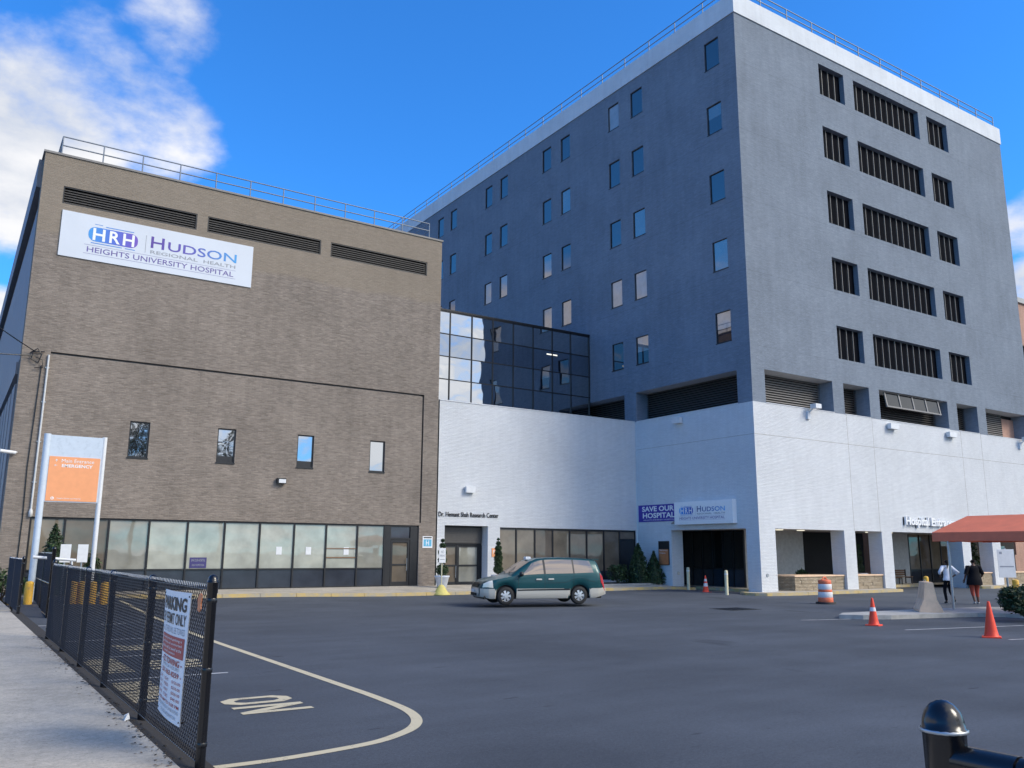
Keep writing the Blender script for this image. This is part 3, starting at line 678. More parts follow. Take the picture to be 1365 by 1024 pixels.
mb.box(20.7, YG-.06, 16.0, XT-.004, YG+.4, 16.1)
mb.quad((20.7, YG, 16.08), (XT-.004, YG, 16.08), (XT-.004, 70, 16.08), (20.7, 70, 16.08))
mb.quad((20.7, YG, 9.6), (20.7, 70, 9.6), (20.7, 70, 16.05), (20.7, YG, 16.05))
cw = mb.build('curtain_wall', 'frame_black', rw)
for i in range(len(gx)-1):
    for j in range(len(gzs)-1):
        mb = MB(); a, b, c, d = gx[i]+.03, gx[i+1]-.03, gzs[j]+.025, gzs[j+1]-.025
        t = rnd.uniform(-.006, .006); t2 = rnd.uniform(-.006, .006)     # panes never sit perfectly flush
        mb.add([(a, YG+t, c), (b, YG-t, c), (b, YG-t+t2, d), (a, YG+t+t2, d)], [(0, 1, 2, 3)]); mb.build('pane', 'curtain_glass_deep' if j == 3 else 'curtain_glass', cw)
for u in (30.9, 31.35):
    mb = MB(); mb.box(u-.18, YG-.012, 14.32, u+.2, YG-.009, 14.40)
    k_ = MAT.get('lit_lamp')
    if k_ is None:
        q_ = NT('lit_lamp'); q_.b.inputs['Emission Color'].default_value = (1, .93, .7, 1); q_.b.inputs['Emission Strength'].default_value = .6
    mb.build('lit_ceiling_lamp', 'lit_lamp', cw)
# entrance under the lettering
y = YW+.62
ef = MB(); ef.box(21.24, y, 2.35, 23.82, y+.08, 3.34); ef.box(21.24, y-.03, .33, 21.42, y+.08, 2.35); ef.box(23.6, y-.03, .33, 23.82, y+.08, 2.35); ef.box(22.3, y-.03, .33, 22.4, y+.08, 2.35)
efo = ef.build('entrance_frame', 'frame_black', rw)
mb = MB(); mb.box(21.3, y-.1, 2.45, 23.75, y-.004, 3.25); 
for i in range(7): mb.box(21.3, y-.12, 2.5+i*.11, 23.75, y-.1, 2.57+i*.11)
mb.build('roller_shutter', 'slat_metal', efo)
for a, b in ((21.42, 22.3), (22.4, 23.6)):
    mb = MB(); mb.box(a, y-.015, .36, a+.05, y+.05, 2.33); mb.box(b-.05, y-.015, .36, b, y+.05, 2.33); mb.box(a+.05, y-.015, 1.28, b-.05, y+.05, 1.36); mb.box(a+.05, y-.015, .36, b-.05, y+.05, .5); mb.box(a+.05, y-.015, 2.25, b-.05, y+.05, 2.33)
    dd = mb.build('door', 'frame_black', rw)
    for z0, z1 in ((.5, 1.28), (1.36, 2.25)):
        mb = MB(); flat(mb, 'Y', y+.02, a+.05, b-.05, z0, z1); mb.build('pane', 'dim_blind_glass' if a > 22.35 else 'brown_glass', dd)
mb = MB(); mb.cyl((22.24, y-.07, .7), (22.24, y-.07, 1.3), .018, n=6); mb.cyl((22.24, y-.07, .8), (22.24, y-.01, .8), .014, n=6); mb.cyl((22.24, y-.07, 1.2), (22.24, y-.01, 1.2), .014, n=6); mb.build('handle', 'steel', dd)
# tan windows of the research wing
wm = [24.57, 25.67, 26.88, 28.08, 29.25, 30.46, 31.70, 32.88, 34.1]
y = YW+.1; mb = MB()
for u in wm: mb.box(max(24.575, u-.04), y-.03, .5, min(34.09, u+.04), y+.06, 3.295)
for i in range(8): mb.box(wm[i]+.04, y-.03, 3.2, wm[i+1]-.04, y+.06, 3.295); mb.box(wm[i]+.04, y-.03, .5, wm[i+1]-.04, y+.06, .58)
ws = mb.build('window_strip', 'frame_black', rw)
for i in range(7):
    mb = MB(); flat(mb, 'Y', y+.02, wm[i]+.04, wm[i+1]-.04, 1.0, 3.2); mb.build('pane', ['tan_glass', 'tan_glass', 'brown_glass', 'tan_glass', 'brown_glass', 'brown_glass', 'brown_glass'][i], ws)
    mb = MB(); flat(mb, 'Y', y+.012, wm[i]+.04, wm[i+1]-.04, .58, 1.0); mb.build('spandrel_panel', 'spandrel', ws)
mb = MB(); flat(mb, 'Y', y+.02, 32.92, 34.05, .58, 2.72); mb.build('door_pane', 'dark_glass', ws); mb = MB(); flat(mb, 'Y', y+.024, 32.92, 34.05, 2.8, 3.2); mb.build('pane', 'brown_glass', ws)
mb = MB(); mb.box(32.92, y-.03, 2.72, 34.05, y+.05, 2.8); mb.build('transom', 'frame_black', ws)
mb = MB()
addtext(mb, 'Dr. Hemant Shah Research Center', 'Y', YW-.004, 20.86, 24.45, 3.78, 4.02, ext=.05, thick=.03, bold=.004); tag(mb.build('building_lettering', 'black_print'), 'small dark letters on the white wall above the research entrance', 'lettering')
def wallbox(px, py, ax, c, lb, w=.55, h=.32, d=.22):
    p = at(px, py, ax, c); t = thing('wall_light', lb, 'light', p, group='white lamp boxes on the white walls', world=True)
    mb = MB()
    if ax == 1: mb.box(p.x-w/2, c-d, p.z-h/2, p.x+w/2, c-.05, p.z+h/2)
    else: mb.box(c-d, p.y-w/2, p.z-h/2, c-.05, p.y+w/2, p.z+h/2)
    mb.build('housing', 'white_enamel', t)
    mb = MB()
    if ax == 1: mb.box(p.x-w*.25, c-.05, p.z-h*.3, p.x+w*.25, c-.003, p.z+h*.3)
    else: mb.box(c-.05, p.y-w*.25, p.z-h*.3, c-.003, p.y+w*.25, p.z+h*.3)
    mb.build('mounting_plate', 'steel', t)
wallbox(625, 653, 1, YW, 'white lamp box above the research center entrance')
wallbox(906, 561, 0, XT, 'white lamp box high on the shaded white wall beneath the left louvre', d=.3)
wallbox(1187, 569, 1, YT, 'white lamp box on the white wall below the propped-open upper window', w=.8, d=.3)
wallbox(1265, 580, 1, YT, 'white lamp box on the white wall farther right, below the narrow dark opening', w=.8, d=.3)

# ------------------------------------------------------------------ tower
tw = thing('hospital_tower', 'tall slate grey painted brick hospital tower on a white arcaded base', 'building', (XT, YT, 0), world=True)
FZ = [(29.58, 31.33), (25.53, 27.28), (21.38, 23.1), (17.34, 19.06), (13.24, 14.96)]     # window sill / head per floor
CY = [(30.6, 31.72), (37.13, 38.25), (39.42, 40.50), (44.73, 45.82), (47.0, 48.1), (52.82, 53.93), (55.12, 56.20), (60.93, 62.02), (63.27, 64.33), (69, 70.1), (71.4, 72.5), (77, 78.1), (79.4, 80.5)]
BX = [(41.6, 44.05), (45.03, 52.15), (53.15, 55.6)]
BZ = [(29.47, 31.52), (25.33, 27.38), (21.18, 23.22), (17.08, 19.06), (12.96, 14.92)]
ZL = 11.55
LX = [(35.2, 40.85), (41.83, 44.22), (45.2, 52.4), (53.48, 55.9), (56.94, 62.2)]
LY = [(30.37, 38.34), (39.41, 45.8), (46.9, 54)]
mb = MB()
h = [(a, b, z0, z1, .12) for z0, z1 in FZ for a, b in CY]
wall(mb, 'X', XT, YT, YFAR, ZL, ZD, [q for q in h])
wall(mb, 'X', XT, YT, YFAR, ZT, ZL, [(a, b, ZT, ZL, 1.03) for a, b in LY])
wall(mb, 'Y', YT, XT, XR, ZL, ZD, [(a, b, z0, z1, .36) for z0, z1 in BZ for a, b in BX])
wall(mb, 'Y', YT, XT, XR, ZT, ZL, [(a, b, ZT, ZL, 1.05) for a, b in LX])
mb.quad((XR, YT, ZT), (XR, YFAR, ZT), (XR, YFAR, ZD), (XR, YT, ZD)); mb.quad((XR, YFAR, ZT), (XT, YFAR, ZT), (XT, YFAR, ZD), (XR, YFAR, ZD))
mb.build('wall', 'grey_paint', tw)
# white base: left face, right face with piers
mb = MB()
GX = [(35.38, 41.0), (41.96, 44.4), (45.36, 52.6), (53.54, 56.09), (57.09, 62.2)]
wall(mb, 'X', XT, YT, YW, -.1, ZT, [(30.24, 35.66, -.1, ZO, .87)])
wall(mb, 'Y', YT, XT, XR+8, -.1, ZT, [(a, b, -.1, ZO, .87) for a, b in GX]+[(63.2, 69.5, -.1, ZO, .87)])
mb.quad((XR, YT+.01, ZT), (XR+8, YT+.01, ZT), (XR+8, YT+12, ZT), (XR, YT+12, ZT))
for a, b in LX: mb.box(a+.003, YT-.025, ZT, b-.003, YT+1.0, ZT+.04)     # sill of each louvre bay
for a, b in LY: mb.box(XT-.025, a+.003, ZT, XT+1.0, b-.003, ZT+.04)
mb.build('base_wall', 'white_paint', tw)
for xx in (41.92, 44.3, 53.62, 56.0):
    mb = MB(); mb.box(xx-.012, YT-.004, ZO, xx+.012, YT-.001, ZT); mb.build('control_joint', 'concrete_kerb', tw)
mb = MB(); mb.box(XT+.01, YT-.004, 8.05, XR, YT-.001, 8.07); mb.box(XT-.004, YT+.01, 8.05, XT-.001, YB, 8.07); mb.build('control_joint', 'concrete_kerb', tw)
mb = MB(); mb.box(XT-.06, YT-.06, ZD, XR+.06, YT+.5, ZP); mb.box(XT-.06, YT+.5, ZD, XT+.5, YFAR, ZP); mb.box(XR-.5, YT+.5, ZD, XR+.06, YFAR, ZP); mb.build('parapet', 'parapet_white', tw)
mb = MB(); mb.quad((XT, YT, 32.8), (XR, YT, 32.8), (XR, YFAR, 32.8), (XT, YFAR, 32.8)); mb.build('roof', 'roof_membrane', tw)
railing(tw, [(XT+.25, YT+.2+i*2.35) for i in range(24)]+[(XT+.25+i*2.35, YT+.2) for i in range(1, 13)], 34.35, 33.95, ZP, [((XT+.25, YT+.2), (XT+.25, YT+54.3)), ((XT+.25, YT+.2), (XT+28.5, YT+.2))], .035)
# windows of the shaded side: one mesh shared by all
fw = 1.09; fh = 1.735; e = .05
fm = MB()
fm.box(0, 0, 0, .05, e, fh); fm.box(0, fw-e, 0, .05, fw, fh); fm.box(0, e, 0, .05, fw-e, e); fm.box(0, e, fh-e, .05, fw-e, fh)
w0 = fm.build('window', 'frame_black', tw, (XT+.06, CY[0][0]+.01, FZ[0][0]+.006))
sm_ = MB(); sm_.box(-.075, -.03, -.05, .05, fw+.03, -.004); sl0 = sm_.build('sill', 'frame_black', w0)
pm = MB(); pm.quad((.03, e, e), (.03, fw-e, e), (.03, fw-e, fh-e), (.03, e, fh-e)); p0 = pm.build('pane', 'tower_glass', w0)
first = True
for z0, z1 in FZ:
    for a, b in CY:
        if first: first = False; continue
        w_ = dup(w0, (XT+.06, a+.01, z0+.006)); fl_, co_ = FZ.index((z0, z1)), CY.index((a, b))
        kd = {(0, 2): 'tower_glass_pale', (2, 0): None, (3, 0): 'tower_glass_dim', (3, 2): 'tower_glass_pale', (3, 1): 'tower_glass_pale', (4, 3): 'tower_glass_pale', (2, 4): 'tower_glass_dim', (2, 1): 'tower_glass_dim', (3, 3): 'tower_glass_pale', (3, 4): 'tower_glass_pale', (2, 6): 'tower_glass_dim', (2, 5): 'tower_glass_dim', (3, 5): 'tower_glass_pale', (3, 6): 'tower_glass_pale', (1, 3): 'tower_glass_dim'}.get((fl_, co_))  # pale panes: drawn blinds, and in lower rows cloud reflections put into the colour
        if kd:
            for ch in [q for q in w_.children if q.name.startswith('pane')]: ch.data = ch.data.copy(); ch.data.materials[0] = MAT[kd]
        if (fl_, co_) in ((1, 0), (4, 1), (4, 0)):          # blind drawn part of the way
            mb = MB(); h_ = .72 if fl_ == 1 else .9; mb.quad((.026, .06, fh-.06-h_), (.026, fw-.06, fh-.06-h_), (.026, fw-.06, fh-.06), (.026, .06, fh-.06)); mb.build('blind', 'tower_glass_dim' if fl_ == 1 else 'tower_glass_pale', w_)
# deep window bays on the sunny side, with tan mullion fins
for z0, z1 in BZ:
    for a, b in BX:
        mb = MB(); flat(mb, 'Y', YT+.34, a, b, z0, z1); wb = mb.build('window_bay', 'room_dark', tw)
        n = 4 if b-a < 4 else 11; st = (b-a)/n
        for i in range(n):
            g = MB(); flat(g, 'Y', YT+.30, a+i*st+.06, a+(i+1)*st-.06 if i < n-1 else b-.03, z0+.05, z1-.05); g.build('pane', 'bay_pane', wb)
        for i in range(n):
            f = MB(); u = a+.02+i*st if i else a+.03; f.box(u-.016, YT+.25, z0+.004, u+.016, YT+.30, z1-.004); f.build('fin', 'fin_tan', wb)
# louvred plant storey
for j, (a, b) in enumerate(LX):
    mb = MB(); flat(mb, 'Y', YT+1.02, a, b, ZT, ZL); mb.quad((a, YT+.005, ZL-.006), (b, YT+.005, ZL-.006), (b, YT+1.03, ZL-.006), (a, YT+1.03, ZL-.006), 1); lv = mb.build('louvre', ['room_dark', 'soffit'], tw)
    bb_ = at(1335.6, 570, 1, YT+.9).x if j == 4 else b
    for i in range(13):
        z = ZT+.1+i*.135; s_ = MB()
        s_.add([(a+.01, YT+.86, z-.035), (bb_-.01, YT+.86, z-.035), (bb_-.01, YT+.97, z+.055), (a+.01, YT+.97, z+.055), (a+.01, YT+.86, z-.018), (bb_-.01, YT+.86, z-.018), (bb_-.01, YT+.97, z+.072), (a+.01, YT+.97, z+.072)],
               [(0, 1, 5, 4), (4, 5, 6, 7), (3, 2, 1, 0), (2, 3, 7, 6), (1, 2, 6, 5), (3, 0, 4, 7)]); s_.build('slat', 'slat_light' if j in (0, 4) else 'slat_metal', lv)
    if j == 4: mb = MB(); flat(mb, 'Y', YT+.90, bb_, 62.2, ZT, ZL-.25); mb.build('neighbour_standin', 'salmon_brick', tw)  # added panel standing in for the salmon building seen through the open bay
    if j == 2:       # propped row of four panes in a light frame
        fr = MB(); A, B = 46.0, 51.6
        for i in range(5):
            u = A+(B-A)*i/4; fr.add([(u-.05, YT+.15, 11.5), (u+.05, YT+.15, 11.5), (u+.05, YT+.02, 10.68), (u-.05, YT+.02, 10.68), (u-.05, YT+.22, 11.5), (u+.05, YT+.22, 11.5), (u+.05, YT+.09, 10.68), (u-.05, YT+.09, 10.68)], [(0, 1, 2, 3), (7, 6, 5, 4), (0, 3, 7, 4), (1, 5, 6, 2)])
        fr.box(A-.05, YT+.0, 10.6, B+.05, YT+.09, 10.68); fo = fr.build('propped_window', 'slat_light', tw)
        for i in range(4):
            u0 = A+(B-A)*i/4+.06; u1 = A+(B-A)*(i+1)/4-.06; g = MB(); g.quad((u0, YT+.06, 10.69), (u1, YT+.06, 10.69), (u1, YT+.19, 11.5), (u0, YT+.19, 11.5)); g.build('pane', 'dark_glass', fo)
for j, (a, b) in enumerate(LY):
    mb = MB(); flat(mb, 'X', XT+1.0, a, b, ZT, ZL); mb.quad((XT+.005, a, ZL-.006), (XT+1.02, a, ZL-.006), (XT+1.02, b, ZL-.006), (XT+.005, b, ZL-.006), 1); lv = mb.build('louvre', ['room_dark', 'soffit'], tw)
    for i in range(13):
        z = ZT+.1+i*.135; s_ = MB(); s_.add([(XT+.86, a+.01, z-.035), (XT+.86, b-.01, z-.035), (XT+.97, b-.01, z+.055), (XT+.97, a+.01, z+.055), (XT+.86, a+.01, z-.018), (XT+.86, b-.01, z-.018), (XT+.97, b-.01, z+.072), (XT+.97, a+.01, z+.072)],
            [(0, 4, 5, 1), (4, 7, 6, 5), (3, 0, 1, 2), (2, 6, 7, 3)]); s_.build('slat', 'slat_metal', lv)
# arcade interior
mb = MB()
mb.quad((XT+.9, YT+.88, ZO+.05), (XR+6, YT+.88, ZO+.05), (XR+6, 33.7, ZO+.05), (XT+.9, 33.7, ZO+.05)); mb.quad((XT+.88, 33.7, ZO+.05), (37.9, 33.7, ZO+.05), (37.9, 38.4, ZO+.05), (XT+.88, 38.4, ZO+.05)); mb.build('arcade_ceiling', 'soffit', tw)
mb = MB(); mb.box(37.8, 33.6, -.1, 42.9, 34.0, ZO+.05, 0); mb.build('arcade_wall', 'interior_white', tw)
mb = MB(); mb.quad((XT+.87, 38.38, -.1), (37.8, 38.38, -.1), (37.8, 38.38, ZO), (XT+.87, 38.38, ZO)); mb.build('arcade_wall', 'interior_white', tw)
mb = MB(); mb.box(50.2, 33.6, -.1, 53.6, 34, ZO+.05, 0); mb.build('arcade_wall', 'interior_white', tw)
mb = MB(); mb.quad((42.9, 34.6, -.1), (50.2, 34.6, -.1), (50.2, 34.6, ZO+.06), (42.9, 34.6, ZO+.06)); mb.build('dark_backing', 'room_dark', tw)
mb = MB(); mb.quad((38.3, 34.3, -.1), (38.3, 39, -.1), (38.3, 39, ZO+.2), (38.3, 34.3, ZO+.2)); mb.build('dark_backing', 'room_dark', tw); mb = MB(); mb.quad((53.6, 35, -.1), (70, 35, -.1), (70, 35, ZO+.2), (53.6, 35, ZO+.2)); mb.build('dark_backing', 'room_dark', tw)  # added dark sheets behind the shopfronts, blocking light leaks from the hollow tower
sfm = MB(); g_ = []
for i in range(8):
    u = 53.7+i*1.25; sfm.box(u-.04, 33.6, .13, u+.04, 33.72, ZO+.02); g_.append(u)
sfm.box(53.66, 33.6, 1.0, 63, 33.7, 1.06)
so = sfm.build('shopfront', 'frame_black', tw)
for i in range(7):
    mb = MB(); flat(mb, 'Y', 33.66, g_[i]+.04, g_[i+1]-.04, 1.06, ZO+.05); mb.build('pane', 'brown_glass' if i % 2 else 'tan_glass', so); mb = MB(); flat(mb, 'Y', 33.65, g_[i]+.04, g_[i+1]-.04, .13, 1.0); mb.build('spandrel_panel', 'spandrel', so)
sfm = MB(); g_ = [33.6+.8*i for i in range(7)]
for u in g_: sfm.box(37.7, u-.035, .13, 37.8, u+.035, ZO+.02)
sfm.box(37.7, 33.6, 1.1, 37.78, 38.4, 1.17); so = sfm.build('shopfront', 'frame_black', tw)
for i in range(6):
    mb = MB(); flat(mb, 'X', 37.76, g_[i]+.035, g_[i+1]-.035, 1.17, ZO+.05); mb.build('pane', 'dark_glass', so); mb = MB(); flat(mb, 'X', 37.75, g_[i]+.035, g_[i+1]-.035, .13, 1.1); mb.build('spandrel_panel', 'spandrel', so)
for x, yy in ((36.6, 31.6), (38.4, 31.6), (40.2, 31.6), (46.5, 31.6), (48.5, 31.6)):
    mb = MB(); mb.lathe([(0, 0), (.2, .005), (.22, .03), (.22, .05)], (x, yy, ZO+.0), 12); mb.build('downlight', 'lit_lamp', tw)
hs = thing('building_lettering', 'raised white letters on the white wall over the arcade entrance', 'lettering', (49, YT, 3.5), world=True)
for w_, a, b, z0 in (('Hospital', 46.62, 48.98, 3.54), ('Entrance', 49.22, 51.85, 3.66)):
    mb = MB(); addtext(mb, w_, 'Y', YT-.05, a, b, z0, 4.17, ext=.05, thick=.12, bold=.03); o = mb.build('word', 'white_print', hs)
    mb = MB(); addtext(mb, w_, 'Y', YT-.004, a-.07, b-.07, z0-.02, 4.15, bold=.03); mb.build('letter_shadow', 'black_print', o)  # dark copy set down-left paints the letters' cast shadow on the wall
for px, py, lb in ((1076, 548, 'white security camera on a bracket at the top of the white wall, nearest the corner'), (1358, 590, 'white security camera on a bracket at the right edge of the white wall')):
    p = at(px, py, 1, YT); t = thing('security_camera', lb, 'camera', p, group='security cameras on the tower base', world=True)
    mb = MB(); mb.box(p.x-.12, YT-.12, p.z-.45, p.x+.1, YT-.003, p.z-.05); mb.cyl((p.x, YT-.1, p.z-.1), (p.x+.05, YT-.35, p.z+.12), .04, n=6); mb.build('bracket', 'white_enamel', t)
    mb = MB(); mb.box(p.x-.05, YT-.62, p.z+.1, p.x+.42, YT-.25, p.z+.34); mb.build('body', 'white_enamel', t)
# signs on the shaded white face (the reader's left is +y)
sv = thing('protest_banner', 'purple banner with white capitals beside the white hospital sign', 'banner', (XT, 36.7, 3.7), world=True)
mb = MB(); mb.box(XT-.03, 35.2, 3.78, XT-.004, 38.32, 4.74); mb.build('sheet', 'purple_cloth', sv)
mb = MB(); addtext(mb, 'SAVE OUR', 'X', XT-.034, 38.0, 35.35, 4.36, 4.66, bold=.03); addtext(mb, 'HOSPITAL', 'X', XT-.034, 37.95, 35.3, 3.98, 4.28, bold=.03); addtext(mb, 'HEIGHTS UNIVERSITY HOSPITAL', 'X', XT-.034, 37.9, 35.35, 3.84, 3.91); mb.build('lettering', 'white_print', sv)
hb = thing('hospital_sign', 'white box sign with blue hospital name over the dark arcade opening', 'sign', (XT, 33, 3.5), world=True)
mb = MB(); mb.box(XT-.32, 30.78, 3.55, XT-.005, 35.04, 4.78); mb.build('case', 'sign_face', hb)
mb = MB(); mb.box(XT-.335, 30.9, 3.66, XT-.322, 34.94, 4.68); mb.build('face', 'sign_face', hb)
hospital_logo(hb, 'X', XT-.338, 34.62, 31.28, 3.76, 4.55, .003)
mb = MB(); mb.cyl((XT-.3, 35.3, 3.62), (XT-.003, 35.3, 3.62), .03, n=6); mb.cyl((XT-.3, 35.3, 3.62), (XT-.3, 35.08, 3.72), .05, n=6); mb.build('spotlight', 'steel', hb)
wo = thing('wall_plaque', 'dark and orange plaque on the white wall beside the conifers', 'sign', (XT, 36.3, 1.6), world=True)
a = at(878.5, 721.5, 0, XT); b = at(893, 753.5, 0, XT)
mb = MB(); mb.box(XT-.06, b.y, b.z, XT-.004, a.y, a.z); mb.build('board', 'black_print', wo)
mb = MB(); mb.box(XT-.068, b.y+.03, b.z+.03, XT-.061, a.y-.03, b.z+(a.z-b.z)*.66); mb.build('orange_panel', 'wall_sign_orange', wo)
mb = MB(); addtext(mb, 'Main Entrance', 'X', XT-.071, a.y-.1, b.y+.1, b.z+.78, b.z+.86); addtext(mb, 'Emergency', 'X', XT-.071, a.y-.1, b.y+.25, b.z+.62, b.z+.70); mb.build('lettering', 'white_print', wo)
os_ = MB(); p = at(658, 736, 1, YW); os_.box(p.x-.12, YW-.03, p.z-.25, p.x+.12, YW-.003, p.z+.2, 0); addtext(os_, 'P', 'Y', YW-.034, p.x-.05, p.x+.06, p.z-.08, p.z+.1, 1)
tag(os_.build('wall_notice', ['sign_orange', 'white_print']), 'small orange notice on the white pier right of the research entrance', 'sign')
for x in (34.62, ):
    mb = MB(); mb.cyl((x, YT-.03, .95), (x, YT-.003, .95), .09, n=10); tag(mb.build('standpipe', 'steel'), 'small round standpipe cap low on the white corner pier', 'pipe fitting')
mb = MB(); mb.cyl((34.62, 35.63, .9), (34.62, 35.655, .9), .1, n=10); tag(mb.build('standpipe', 'steel'), 'small round standpipe cap inside the dark opening beside the bollard', 'pipe fitting')

# salmon brick building behind the tower
nb = thing('neighbour_building', 'salmon brick building just showing behind the right edge of the tower', 'building', (84, 48, 0), world=True)
p = at(1357, 404, 1, 40)
mb = MB(); wall(mb, 'Y', 40, 70.9, 100, -.2, p.z, [(73+i*3, 74.3+i*3, 2+j*3.6, 4+j*3.6, .2, 1) for i in range(8) for j in range(7) if 4+j*3.6 < p.z-1]); mb.quad((70.9, 40, -.2), (70.9, 60, -.2), (70.9, 60, p.z), (70.9, 40, p.z)); mb.quad((70.9, 40, p.z), (100, 40, p.z), (100, 60, p.z), (70.9, 60, p.z)); mb.build('wall', ['salmon_brick', 'dark_glass'], nb)
mb = MB(); mb.box(70.7, 39.8, p.z+.002, 100, 40.2, p.z+.5); mb.build('cornice', 'soffit', nb)

# ------------------------------------------------------------------ chain link fences
SX = 1.80     # fence line along the back of the walk
def chainlink(mb, P, L, z0, z1, sp=.060, r=.0030):
    """crossing wires in the plane P(s, z, d)"""
    H = z1-z0; n = int((L+H)/sp)
    for fam in (0, 1):
        for i in range(n+1):
            s0 = i*sp-H; a, b = max(0, s0), min(L, s0+H)
            if b-a < .01: continue
            za, zb = z0+(a-s0), z0+(b-s0)
            if fam: za, zb = z1-(a-s0), z1-(b-s0)
            d = .003 if fam else -.003
            p0, p1 = P(a, za, d), P(b, zb, d); mb.cyl(p0, p1, r, n=3, cap=False, smooth=True)
def post_mesh(r, h, dome=True):
    mb = MB(); prof = [(r, 0), (r, h-.085), (r*1.1, h-.08), (r*1.13, h-.006)]
    prof += [(r*1.22, h-.004), (r*1.22, h+.004), (r*1.12, h+.006), (r*1.08, h+.02), (r*.92, h+.038), (r*.62, h+.052), (r*.25, h+.06), (0, h+.061)] if dome else [(r*1.1, h), (r*.7, h+.03), (0, h+.04)]
    mb.lathe(prof, n=16); return mb
def fence(label, y0, y1, posts, zt=1.765, zb=.49, base=.30, loc=None, caps=None, top=None):
    t = thing('chain_link_fence', label, 'fence', (SX, (y0+y1)/2, base), world=True)
    for i, y in enumerate(posts):
        end = i in (caps or (0,))
        post_mesh(.038, 1.80-base if end else zt-base, end).build('post', 'black_paint', t, (SX, y, base))
    mb = MB(); chainlink(mb, lambda s, z, d: (SX-.03+d, y0+s, z), y1-y0, zb, zt)
    m = mb.build('wire_mesh', 'black_wire', t); m['kind'] = 'stuff'
    mb = MB(); mb.cyl((SX-.03, y0, zb), (SX-.03, y1, zb), .003, n=5); mb.build('tension_wire', 'steel', t)
    mb = MB(); mb.cyl((SX-.03, y0, zt-.02), (SX-.03, y1, zt-.02), .005, n=5); mb.build('top_wire', 'black_paint', t)
    # knuckles of the wire along the top
    mb = MB(); n = int((y1-y0)/.062)
    for i in range(n):
        y = y0+i*.062; mb.cyl((SX-.033, y, zt-.01), (SX-.024, y+.02, zt+.022), .003, n=3)
    q = mb.build('wire_knuckles', 'steel', t); q['kind'] = 'stuff'
    for y in posts:
        for z in (zb+.1, (zb+zt)/2, zt-.12):
            mb = MB(); mb.lathe([(.042, 0), (.044, .005), (.044, .03), (.042, .035)], (SX, y, z), 10); mb.build('clamp_band', 'black_paint', t)
    return t
fence('long black chain link fence carrying the parking notice along the pale walk', 6.98, 18.2, [6.98, 9.25, 11.6, 13.75, 15.9, 18.2], caps=(0, 5))
fence('short black chain link fence section at the far end of the pale walk', 25.5, 30.5, [25.5, 28, 30.5], caps=(0,), zt=1.78)
# fence beginning at the right of the gateway
t = thing('chain_link_fence', 'black fence post and rail in the bottom right foreground corner', 'fence', (1.8, 1.08, .5), world=True)
pp = at(1258, 973, 0, 1.8)
post_mesh(.038, pp.z-.5, True).build('post', 'black_paint', t, (1.8, pp.y, .5))
mb = MB(); mb.lathe([(.0455, 0), (.048, .002), (.048, .006), (.0455, .008)], (1.8, pp.y, pp.z-.004), 20); mb.build('post_ring', 'steel', t)
mb = MB(); mb.cyl((1.8, pp.y-.02, pp.z-.058), (1.8, pp.y-.15, pp.z-.058), .034, n=12); mb.cyl((1.8, pp.y-.15, pp.z-.058), (1.8, -4, pp.z-.058), .028, n=10)
for q in (.155, .19, .30): mb.cyl((1.8, pp.y-q, pp.z-.058), (1.8, pp.y-q-.02, pp.z-.058), .033, n=12)
mb.build('top_rail', 'black_paint', t)
mb = MB(); chainlink(mb, lambda s, z, d: (1.78+d, -4+s, z), pp.y+4, .55, pp.z-.07); q = mb.build('wire_mesh', 'black_wire', t); q['kind'] = 'stuff'
for q in (.16, .34, .6):
    mb = MB(); mb.lathe([(.042, 0), (.044, .004), (.044, .03), (.042, .034)], (1.8, pp.y, pp.z-q-.06), 14); mb.build('clamp_band', 'black_paint', t)
# gate leaf standing open inside the lot
t = thing('gate_leaf', 'black mesh gate leaf standing open below the orange pylon sign', 'gate', (2.5, 29, .1), world=True)
A = Vector((2.62, 27.2, 0)); B = Vector((2.75, 33.0, 0)); dr = (B-A).normalized(); L = (B-A).length
mb = MB()
for q in (A, B, A.lerp(B, .5)): mb.cyl((q.x, q.y, .22), (q.x, q.y, 1.95), .03, n=8)
for z in (.24, 1.1, 1.93): mb.cyl((A.x, A.y, z), (B.x, B.y, z), .025, n=8)
mb.build('frame', 'black_paint', t)
mb = MB(); chainlink(mb, lambda s, z, d: tuple(A+dr*s+Vector((d, 0, z))), L, .26, 1.92, sp=.075, r=.004); q = mb.build('wire_mesh', 'black_wire', t); q['kind'] = 'stuff'
mb = MB(); post_mesh(.05, 2.05).build('gate_post', 'black_paint', t, (A.x, A.y-.15, 0))

# parking notice on the fence, slightly buckled sheet
pk = thing('parking_sign', 'white parking permit notice with red block fixed to the black fence', 'sign', (1.72, 7.9, .66), world=True)
Y0, Y1, Z0, Z1 = 8.36, 7.42, .665, 1.70
def bow(y, z): t_ = (y-Y1)/(Y0-Y1); return 1.745-.045*math.sin(PI*t_)*(.4+.6*(z-Z0)/(Z1-Z0))-.012*math.sin(3*t_+2*z)
mb = MB(); N = 10
for s_, dd in ((0, 0), (1, .006)):
    vs = [(bow(Y0+(Y1-Y0)*i/N, Z0+(Z1-Z0)*j/N)+dd, Y0+(Y1-Y0)*i/N, Z0+(Z1-Z0)*j/N) for j in range(N+1) for i in range(N+1)]
    fs = [(j*(N+1)+i, j*(N+1)+i+1, (j+1)*(N+1)+i+1, (j+1)*(N+1)+i) for j in range(N) for i in range(N)]
    mb.add(vs, fs, 0, True)
mb.build('sheet', 'white_print', pk)
def onsheet(mb, off=.004):
    """subdivide long flat pieces is not needed for lettering: just push every vertex onto the bowed sheet"""
    mb.v = [(bow(y, z)-off, y, z) for x, y, z in mb.v]
def yy(t): return Y0+(Y1-Y0)*t
def zz(t): return Z1+(Z0-Z1)*t
